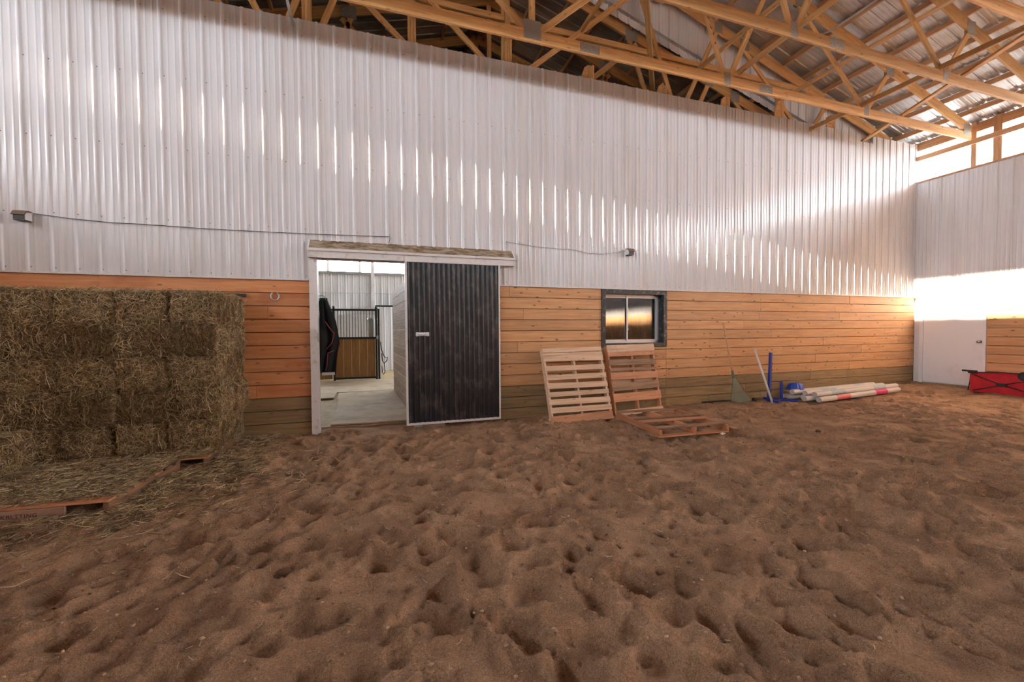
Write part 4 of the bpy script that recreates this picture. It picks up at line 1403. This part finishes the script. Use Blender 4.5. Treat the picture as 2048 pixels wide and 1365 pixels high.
zz = zg(8.1, -0.71)
ZP = zz + 0.0
jump_pole('front white jump pole with two vivid pink bands, lowest and nearest', 8.08, -0.72, ZP, 2.72, [(0.185, 0.345, 'band_rose'), (0.665, 0.82, 'band_pink')], 0.014)
jump_pole('white jump pole with two pale blue bands, just behind the pink-banded one', 8.12, -0.61, ZP + 0.085, 2.72, [(0.165, 0.33, 'band_blue'), (0.67, 0.83, 'band_blue')], 0.010, dy=0.06)
jump_pole('short dusty white jump pole end poking out left of the pink-banded pole', 7.93, -0.545, ZP, 2.3, [], 0.012, dy=0.04)
jump_pole('upper white jump pole with a faint blue band, second of the top layer', 8.06, -0.46, ZP + 0.095, 2.5, [(0.18, 0.36, 'band_blue')], 0.012, dy=0.045)
jump_pole('upper white jump pole touching the blue tub, rearmost of the top layer', 7.92, -0.30, ZP + 0.10, 2.55, [(0.72, 0.86, 'band_blue')], 0.012, dy=0.03)
jump_pole('lower white jump pole in the middle of the heap, end in shadow', 8.08, -0.41, ZP, 2.5, [], 0.010, dy=0.02)
jump_pole('low greyish jump pole resting beside the short blue stand', 7.88, -0.24, ZP - 0.005, 2.5, [], 0.010, dy=0.015)
jump_pole('rear greyish jump pole lying closest to the wall', 7.90, -0.115, ZP - 0.005, 2.6, [], 0.002, 0.047, dy=0.0)

tb = tag(empty('plastic_tub', (8.16, -0.19, ZP + 0.13)), 'upturned ribbed blue plastic tub resting on the white poles', 'tub')
vs, fs_ = [], []
prof = [(0.165, 0.0), (0.172, 0.02), (0.160, 0.06), (0.140, 0.105), (0.105, 0.130), (0.05, 0.136), (0.0, 0.137)]
for i, (r_, z_) in enumerate(prof):
    for k in range(32):
        a = 2 * math.pi * k / 32
        q = r_ * (1 + (0.035 if k % 2 else -0.02) * (1 if i < 5 else 0))
        vs.append((q * math.cos(a), q * 0.8 * math.sin(a), z_))
for i in range(len(prof) - 1):
    for k in range(32):
        q = (k + 1) % 32
        fs_.append((i * 32 + k, i * 32 + q, (i + 1) * 32 + q, (i + 1) * 32 + k))
MB().add(vs, fs_).build('tub_wall', M['bright_blue'], tb)
MB().tube([(0.176 * math.cos(2 * math.pi * k / 28), 0.141 * math.sin(2 * math.pi * k / 28), 0.006) for k in range(28)], 0.009, 6, closed=True).build('rim', M['bright_blue'], tb, smooth=True)

# ------------------------------------------------------------------ tipped wagon
gz = floor_z(11.6, -1.7)
wg = tag(empty('folding_wagon', (11.95, -1.74, gz)), 'red canvas folding wagon tipped on its side by the white door', 'wagon')
# local: x towards the wall, y along the wall (door side is +y), z up
Lw, Hw, Dw = 0.98, 0.41, 0.22
ny_, nz_ = 18, 9


def bulge(u, v): return 0.030 * math.sin(math.pi * u) * math.sin(math.pi * v) + 0.012 * mnoise.noise(Vector((u * 5, v * 4, 3.3)))


vs, fs_ = [], []
for i in range(ny_ + 1):
    for k in range(nz_ + 1):
        u, v = i / ny_, k / nz_
        vs.append((-Dw - bulge(u, v) + 0.03 * (v - 0.5), 0.49 - u * Lw, 0.015 + v * Hw + 0.035 * u * v))
for i in range(ny_):
    for k in range(nz_):
        a = i * (nz_ + 1) + k
        fs_.append((a, a + 1, a + nz_ + 2, a + nz_ + 1))
MB().add(vs, fs_).build('canvas_base', M['red_fabric'], wg, smooth=True)
MB().prism([(-Dw, 0.50, 0.01), (-Dw + 0.015, 0.50, Hw), (0.20, 0.54, Hw - 0.03), (0.20, 0.54, 0.02)], (0, -0.012, 0)).build('canvas_end', M['red_fabric'], wg)
MB().prism([(-Dw, 0.49, Hw - 0.01), (-Dw, -0.49, Hw + 0.03), (0.20, -0.49, Hw + 0.02), (0.20, 0.52, Hw - 0.03)], (0, 0, 0.01)).build('canvas_side', M['red_fabric'], wg)
MB().prism([(-Dw + 0.03, 0.49, 0.012), (-Dw + 0.03, -0.49, 0.012), (0.20, -0.49, 0.012), (0.20, 0.52, 0.012)], (0, 0, 0.01)).build('canvas_side', M['red_fabric'], wg)
fx = -Dw - 0.055
for (p, q) in (((0.45, 0.385), (0.02, 0.205)), ((0.02, 0.205), (-0.46, 0.38)), ((0.44, 0.045), (0.02, 0.205)), ((0.02, 0.205), (-0.47, 0.06))):
    MB().tube([(fx + 0.02, p[0], p[1]), (fx, (p[0] + q[0]) / 2, (p[1] + q[1]) / 2), (fx, q[0], q[1])], 0.009, 8).build('frame_bar', M['leather'], wg, smooth=True)
MB().box(fx - 0.02, fx + 0.02, -0.045, 0.085, 0.175, 0.235).build('hub', M['black'], wg)
MB().tube([(-Dw - 0.02, 0.48, Hw + 0.005), (-Dw - 0.03, 0.0, Hw + 0.045), (-Dw - 0.02, -0.49, Hw + 0.035)], 0.011, 8).build('frame_bar', M['leather'], wg, smooth=True)
MB().tube([(-Dw, 0.62, Hw + 0.035), (-Dw - 0.005, 0.47, Hw + 0.03)], 0.019, 10).build('axle_stub', M['black'], wg, smooth=True)
MB().box(-Dw - 0.03, -Dw + 0.03, 0.40, 0.52, Hw - 0.015, Hw + 0.05).build('corner_bracket', M['black'], wg)
for yy in (0.515, 0.548):
    MB().tube([(-Dw + 0.02, yy - 0.05, Hw - 0.03), (-Dw + 0.03, yy - 0.035, 0.22), (-Dw + 0.05, yy, 0.03)], 0.009, 6).build('end_bar', M['band_rose'] if yy < 0.53 else M['leather'], wg, smooth=True)
for (wy, wz) in ((-0.30, Hw + 0.0), (-0.40, 0.09)):
    w_ = MB().tube([(-Dw - 0.13, wy, wz), (-Dw - 0.075, wy, wz)], 0.085, 20).build('wheel', M['black'], wg)
    MB().tube([(-Dw - 0.138, wy, wz), (-Dw - 0.13, wy, wz)], 0.045, 14).build('hubcap', M['dark_bar'], w_)

# ------------------------------------------------------------------ stable interior seen through the doorway
SY = 6.75
sfz = 0.035
stl = tag(empty('horse_stall', (-0.80, SY, 0.0)), 'horse stall front with dark bars above brown planks, beyond the doorway', 'stall')
for px in (-0.60, 0.60):
    MB().box(px - 0.03, px + 0.03, -0.03, 0.03, 0, 2.19).build('post', M['dark_bar'], stl)
    MB().tube([(px, 0, 2.19), (px, 0, 2.205), (px, 0, 2.24)], [0.02, 0.045, 0.03], 8).build('post_cap', M['dark_bar'], stl)
MB().box(-1.35, 0.60, -0.025, 0.025, 2.10, 2.16).build('top_rail', M['dark_bar'], stl)
MB().box(-0.57, 0.57, -0.025, 0.025, 1.24, 1.31).build('mid_rail', M['dark_bar'], stl)
MB().box(-0.57, 0.57, -0.025, 0.025, 0.03, 0.09).build('bottom_rail', M['dark_bar'], stl)
for i in range(13):
    px = -0.49 + i * 0.0817
    MB().tube([(px, 0, 1.31), (px, 0, 2.10)], 0.011, 6).build('bar', M['dark_bar'], stl)
for i in range(5):
    a = -0.565 + i * 0.226
    beam('plank', (a + 0.112, 0.0, 0.09), (a + 0.112, 0.0, 1.24), 0.222, 0.03, M['stall'], stl, side=(1, 0, 0))
for i in range(3):
    a = -1.35 + i * 0.23
    beam('plank', (a + 0.115, 0.0, 0.05), (a + 0.115, 0.0, 1.24), 0.226, 0.03, M['stall'], stl, side=(1, 0, 0))
MB().box(-1.35, -0.63, -0.025, 0.025, 1.24, 1.31).build('mid_rail', M['dark_bar'], stl)
for i in range(7):
    px = -1.30 + i * 0.09
    MB().tube([(px, 0, 1.31), (px, 0, 2.10)], 0.011, 6).build('bar', M['dark_bar'], stl)
MB().box(0.64, 0.70, -0.035, 0.035, 0, 2.17).build('latch_post', M['dark_bar'], stl)
MB().box(0.60, 0.66, -0.06, -0.03, 1.24, 1.34).build('latch', M['steel'], stl)
# white back wall of the stall
MB().box(-1.8, 0.78, 1.6, 1.66, 0, 2.05).build('back_panel', M['white_trim'], stl)
bk = tag(empty('water_bucket', (-0.32, SY + 0.28, 1.28)), 'blue-grey bucket hung inside the stall bars', 'bucket')
MB().tube([(0, 0, 0.0), (0, 0, 0.02), (0, 0, 0.55), (0, 0, 0.60)], [0.10, 0.12, 0.16, 0.17], 16).build('body', M['galv'], bk, smooth=True)
MB().tube([(0.17, 0, 0.58), (0.12, 0, 0.70), (0, 0, 0.76), (-0.12, 0, 0.70), (-0.17, 0, 0.58)], 0.008, 6).build('bail', M['steel'], bk)
# metal locker beside the stall
lk = tag(empty('metal_locker', (0.06, 9.95, 0.0)), 'tall pale ribbed metal cupboard against the far stable wall', 'cupboard')
sheet(MB(), rib_breaks(-0.30, 0.34, 0.0), lambda p, d: (p, -0.28 - d, 0.0), lambda p, d: (p, -0.28 - d, 2.40)).build('front', M['white'], lk)
MB().box(-0.30, 0.34, -0.27, 0.30, 0.0, 2.40).build('body', M['white_trim'], lk)
MB().box(-0.33, 0.37, -0.31, 0.30, 2.40, 2.46).build('top', M['dark_bar'], lk)
# angled plank partition on the right of the aisle
ap = tag(empty('wall_aisle'), 'plank partition running back from the door on the right of the aisle', kind='structure')
A0, A1 = Vector((0.50, 0.25, 0)), Vector((0.25, 3.88, 0))
for k in range(13):
    z = 0.03 + 0.184 * (k + 0.5)
    beam('plank', A0 + Vector((0, 0, z)), A1 + Vector((0, 0, z)), 0.036, 0.180, M['stable_plank'], ap, side=(1, 0, 0))
# hanging horse blanket
hb = tag(empty('horse_blanket', (-0.86, 0.55, 0.84)), 'black horse blanket with red webbing hanging beside the white jamb', 'blanket')
vs, fs_ = [], []
ROWS, COLS = 16, 12
for i in range(ROWS + 1):
    t = i / ROWS
    z = 1.13 * (1 - t)
    if t < 0.62: wd = 0.03 + 0.20 * (t / 0.62)
    else: wd = 0.20 - 0.07 * ((t - 0.62) / 0.38)
    for j in range(COLS + 1):
        s = j / COLS
        vs.append((-0.10 + s * (wd + 0.10) + 0.012 * math.sin(t * 9 + s * 5), 0.035 * math.sin(s * 13 + t * 4) + 0.02 * math.sin(t * 7) - 0.04 * t, z - 0.05 * s * (t > 0.55)))
for i in range(ROWS):
    for j in range(COLS):
        a = i * (COLS + 1) + j
        fs_.append((a, a + 1, a + COLS + 2, a + COLS + 1))
bo = MB().add(vs, fs_).build('cloth', M['blanket'], hb, smooth=True)
sd = bo.modifiers.new('thickness', 'SOLIDIFY')
sd.thickness = 0.018
MB().tube([(0.00, -0.075, 0.80), (0.05, -0.085, 0.72), (0.13, -0.085, 0.60), (0.10, -0.10, 0.46), (0.02, -0.105, 0.36)], 0.008, 6).build('webbing', M['red_trim'], hb, smooth=True)
MB().tube([(0.13, -0.085, 0.34), (0.04, -0.10, 0.30), (0.02, -0.10, 0.10), (0.0, -0.09, 0.02)], 0.008, 6).build('webbing', M['red_trim'], hb, smooth=True)
MB().box(-0.05, 0.13, -0.095, -0.075, -0.045, 0.0).build('hem_patch', M['white_trim'], hb)
MB().box(-0.07, 0.03, -0.02, 0.06, 1.02, 1.16).build('collar', M['blanket_green'], hb)
hk = tag(empty('wall_hook', (-0.905, 0.50, 2.0)), 'steel hook on the jamb holding the horse blanket', 'hook')
MB().tube([(-0.03, 0.0, 0.03), (0.03, 0.02, 0.03), (0.055, 0.03, 0.0), (0.05, 0.03, -0.03)], 0.008, 6).build('prong', M['steel'], hk)
MB().box(-0.045, -0.03, -0.03, 0.05, -0.05, 0.07).build('plate', M['steel'], hk)
# halter with lead rope on the stall post
hl = tag(empty('halter', (-0.02, SY - 0.06, 0.35)), 'dark leather halter and lead hanging on the stall post', 'halter')
MB().tube([(-0.06, 0, 0.80), (-0.03, -0.01, 0.55), (0.02, -0.02, 0.40), (0.08, -0.02, 0.30), (0.14, -0.02, 0.33), (0.12, -0.03, 0.22), (0.04, -0.02, 0.14), (-0.01, -0.01, 0.22), (-0.03, 0, 0.45)], 0.016, 8).build('strap', M['leather'], hl, smooth=True)
MB().tube([(0.03, -0.02, 0.18), (0.06, -0.03, 0.0), (0.06, -0.03, -0.12), (0.02, -0.03, -0.20), (-0.02, -0.02, -0.14), (-0.03, -0.01, 0.05)], 0.012, 8).build('lead', M['leather'], hl, smooth=True)
MB().tube([(0.10 + 0.03 * math.cos(k * math.pi / 5), -0.035, 0.27 + 0.03 * math.sin(k * math.pi / 5)) for k in range(10)], 0.006, 6, closed=True).build('ring', M['steel'], hl, smooth=True)
# rubber mats in the aisle
def mat_thing(label, poly, z):
    m = MB().prism([(p[0], p[1], z) for p in poly], (0, 0, 0.022))
    tag(m.build('rubber_mat', M['rubber']), label, 'mat', 'rubber mats in the stable aisle')


mat_thing('worn rubber mat at the doorway sill, its front edge over the sand', [(-0.80, 0.44), (0.46, 0.36), (0.38, 2.05), (-0.86, 2.10)], 0.008)
mat_thing('second rubber mat up the aisle, behind the sill mat', [(-0.865, 2.115), (0.37, 2.065), (0.24, 3.95), (-1.02, 3.90)], 0.008)
mat_thing('rubber mat against the stall front at the far end of the aisle', [(-2.2, 4.0), (0.9, 4.02), (0.9, 6.5), (-2.2, 6.45)], 0.004)
mat_thing('pale rubber mat left of the aisle behind the blanket', [(-2.3, 3.05), (-1.04, 3.10), (-1.06, 3.92), (-2.3, 3.92)], 0.02)

# ------------------------------------------------------------------ clods and scraps on the sand
def clod(label, x, y, s):
    vs, fs_ = [], []
    nu, nv = 10, 6
    for j in range(nv + 1):
        for i in range(nu):
            a, b = 2 * math.pi * i / nu, math.pi * j / nv
            d = Vector((math.sin(b) * math.cos(a), math.sin(b) * math.sin(a), math.cos(b)))
            q = s * (1 + 0.45 * mnoise.noise(d * 1.9 + Vector((x * 3, y * 5, 0))))
            vs.append((d.x * q * 1.3, d.y * q, d.z * q * 0.7))
    for j in range(nv):
        for i in range(nu):
            fs_.append((j * nu + i, (j + 1) * nu + i, (j + 1) * nu + (i + 1) % nu, j * nu + (i + 1) % nu))
    o = MB().add(vs, fs_).build('dirt_clod', M['clod'], None, (x, y, floor_z(x, y) + s * 0.35), smooth=True)
    tag(o, label, 'clod')


clod('dark dung clod on the sand toward the lower left', -0.60, -3.62, 0.030)
clod('small dark clod in the lower right of the sand', 2.05, -3.95, 0.026)
clod('small dark lump on the sand right of the flat pallet', 5.75, -2.35, 0.030)
wp = MB()
wr_ = random.Random(4)
vs, fs_ = [], []
for i in range(9):
    for j in range(7):
        vs.append((0.10 * (i / 8 - 0.5), 0.055 * (j / 6 - 0.5), 0.018 * wr_.random() + 0.012))
for i in range(8):
    for j in range(6):
        a = i * 7 + j
        fs_.append((a, a + 7, a + 8, a + 1))
w_ = wp.add(vs, fs_).build('paper_scrap', M['lamp_white'], None, (4.36, -2.07, floor_z(4.36, -2.07)), (0, 0, 0.4))
tag(w_, 'crumpled white scrap on the sand at the corner of the flat pallet', 'scrap')

# crumbs of sand
def crumbs(n, seed):
    r = np.random.default_rng(seed)
    x, y = r.uniform(-4.2, 9.0, n), r.uniform(-5.3, -0.2, n)
    keep = r.random(n) < np.clip(1.1 - 0.13 * np.hypot(x, y + 6.0), 0.08, 1)
    x, y = x[keep], y[keep]
    n = len(x)
    z = floor_z_np(x, y)
    sz = 0.0035 + 0.011 * r.random(n) ** 3
    oct_ = np.array([[1, 0, 0], [-1, 0, 0], [0, 1, 0], [0, -1, 0], [0, 0, 1], [0, 0, -1]], float)
    V = oct_[None] * sz[:, None, None] * r.uniform(0.6, 1.3, (n, 6, 1))
    V[:, :, 2] *= 0.75
    V += np.stack([x, y, z + sz * 0.3], -1)[:, None, :]
    tri = np.array([[0, 2, 4], [2, 1, 4], [1, 3, 4], [3, 0, 4], [2, 0, 5], [1, 2, 5], [3, 1, 5], [0, 3, 5]])
    F = (tri[None] + (np.arange(n) * 6)[:, None, None]).reshape(-1, 3)
    o = link('sand_crumbs', np_mesh('sand_crumbs', V.reshape(-1, 3), F, M['crumb'], True))
    tag(o, 'small crumbs and clods of sand strewn over the arena floor', 'sand', kind='stuff')


M['crumb'] = make_straw('sand_crumb', [(0.0, (0.16, 0.085, 0.05)), (0.5, (0.34, 0.20, 0.12)), (1.0, (0.55, 0.36, 0.24))])
crumbs(16000, 77)
